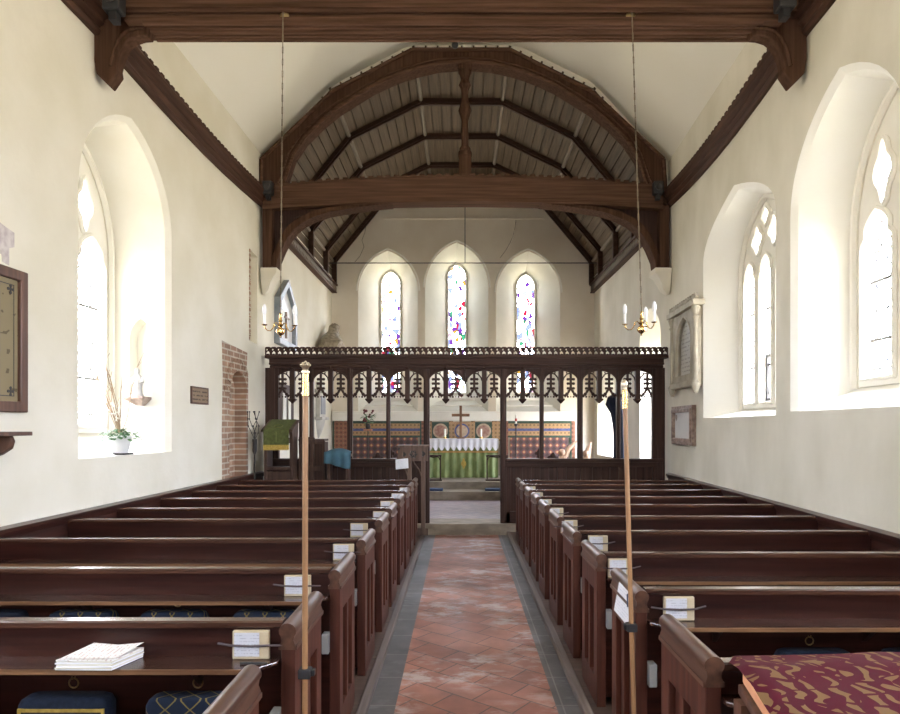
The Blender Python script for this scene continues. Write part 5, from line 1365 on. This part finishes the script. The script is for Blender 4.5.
stall(1.45, 2.4, 10.6, 12.5, 'dark choir stall with carved finials beyond the screen, on the bright window side', -1)
# pale carved pieces standing on the right stall
def carved(px, D, h, lean, label):
    x = xx(px, D); r0 = zz(457, D); mb = MB()
    mb.tube([(x, D, 1.03), (x+lean*.10, D, 1.03+h*.35), (x+lean*.14, D, 1.03+h*.6), (x+lean*.30, D, 1.03+h)], [.075, .05, .05, .015], 8)
    mb.ball((x+lean*.02, D, 1.03+h*.38), .07, 8); tag(mb.build('carved_figurehead', M['stave'], loc=(x, D, 1.03), sm=True), label, 'carving')
carved(561, 11.6, .36, 1, 'pale curved wooden carving on the right choir stall, the larger'); carved(586, 11.3, .34, .3, 'small pale upright wooden carving near the dark blue flag')
# furled blue flag on a pole near the right chancel window
D = 10.35; x = xx(618, D)
r = thing('furled_flag', 'dark blue furled flag hanging beyond the right end of the screen', 'flag', (x, D, .17))
mb = MB(); mb.tube([(x+.02, D, .17), (x-.02, D, 2.3)], .016, 8); mb.lathe([(.12, 0), (.10, .03), (.02, .05)], (x+.02, D, .17), 12); mb.build('flag_pole', M['iron'], r)
rings = []
for k, (z, w_, dx) in enumerate(((2.18, .03, -.02), (2.12, .10, -.05), (2.0, .13, -.05), (1.85, .10, -.0), (1.6, .085, .02), (1.3, .09, .03), (1.0, .10, .02), (.8, .09, .02))):
    rings.append([(x+dx+w_*math.cos(2*PI*i/28)*(1+.22*math.sin(5*2*PI*i/28+k*.3)), D+w_*.7*math.sin(2*PI*i/28)*(1+.22*math.sin(5*2*PI*i/28+k*.3)), z) for i in range(28)])
mb = MB(); mb.caploft(rings); mb.build('flag_cloth', M['flag'], r, sm=True, ang=70)

# ------------------------------------------------------------------ world, camera
w = bpy.data.worlds.new('sky'); S.world = w; w.use_nodes = True; nt = w.node_tree; nt.nodes.clear()
out = nt.nodes.new('ShaderNodeOutputWorld'); bg = nt.nodes.new('ShaderNodeBackground'); tc = nt.nodes.new('ShaderNodeTexCoord'); sp = nt.nodes.new('ShaderNodeSeparateXYZ')
mr = nt.nodes.new('ShaderNodeMapRange'); mr.inputs['From Min'].default_value = -.25; mr.inputs['From Max'].default_value = .25
rp = nt.nodes.new('ShaderNodeValToRGB'); rp.color_ramp.elements[0].color = (.59,.54,.43,1); rp.color_ramp.elements[1].color = (.82,.885,1.05,1)
nt.links.new(tc.outputs['Generated'], sp.inputs[0]); nt.links.new(sp.outputs['Z'], mr.inputs['Value']); nt.links.new(mr.outputs[0], rp.inputs['Fac']); 
vd = nt.nodes.new('ShaderNodeVectorMath'); vd.operation = 'DOT_PRODUCT'; vd.inputs[1].default_value = tuple(Vector((.78, -.48, .40)).normalized())
nt.links.new(tc.outputs['Generated'], vd.inputs[0])
mr2 = nt.nodes.new('ShaderNodeMapRange'); mr2.interpolation_type = 'SMOOTHSTEP'; mr2.inputs['From Min'].default_value = .45; mr2.inputs['From Max'].default_value = 1; mr2.inputs['To Min'].default_value = 1; mr2.inputs['To Max'].default_value = 1.6
nt.links.new(vd.outputs['Value'], mr2.inputs['Value'])
vs_ = nt.nodes.new('ShaderNodeVectorMath'); vs_.operation = 'SCALE'; nt.links.new(rp.outputs[0], vs_.inputs[0]); nt.links.new(mr2.outputs[0], vs_.inputs['Scale'])
nt.links.new(vs_.outputs[0], bg.inputs[0])
bg.inputs[1].default_value = 42.0; nt.links.new(bg.outputs[0], out.inputs[0])
w.cycles.sampling_method = 'MANUAL'; w.cycles.sample_map_resolution = 256

cam = bpy.data.cameras.new('camera'); co = bpy.data.objects.new('camera', cam); C.objects.link(co)
co.location = (0, 0, EYE); co.rotation_euler = (PI/2, 0, 0)
cam.sensor_width = 36; cam.sensor_fit = 'HORIZONTAL'; cam.lens = F/900*36
cam.shift_x = (450-VX)/900; cam.shift_y = (VY-357)/900; cam.clip_start = .05
S.camera = co
S.view_settings.view_transform = 'Standard'; S.view_settings.look = 'None'; S.view_settings.gamma = 1; S.view_settings.use_curve_mapping = False
S.view_settings.exposure = 0.0
S.cycles.use_denoising = True; S.cycles.max_bounces = 10; S.cycles.diffuse_bounces = 7; S.cycles.glossy_bounces = 4; S.cycles.transparent_max_bounces = 12
S.cycles.sample_clamp_indirect = 8
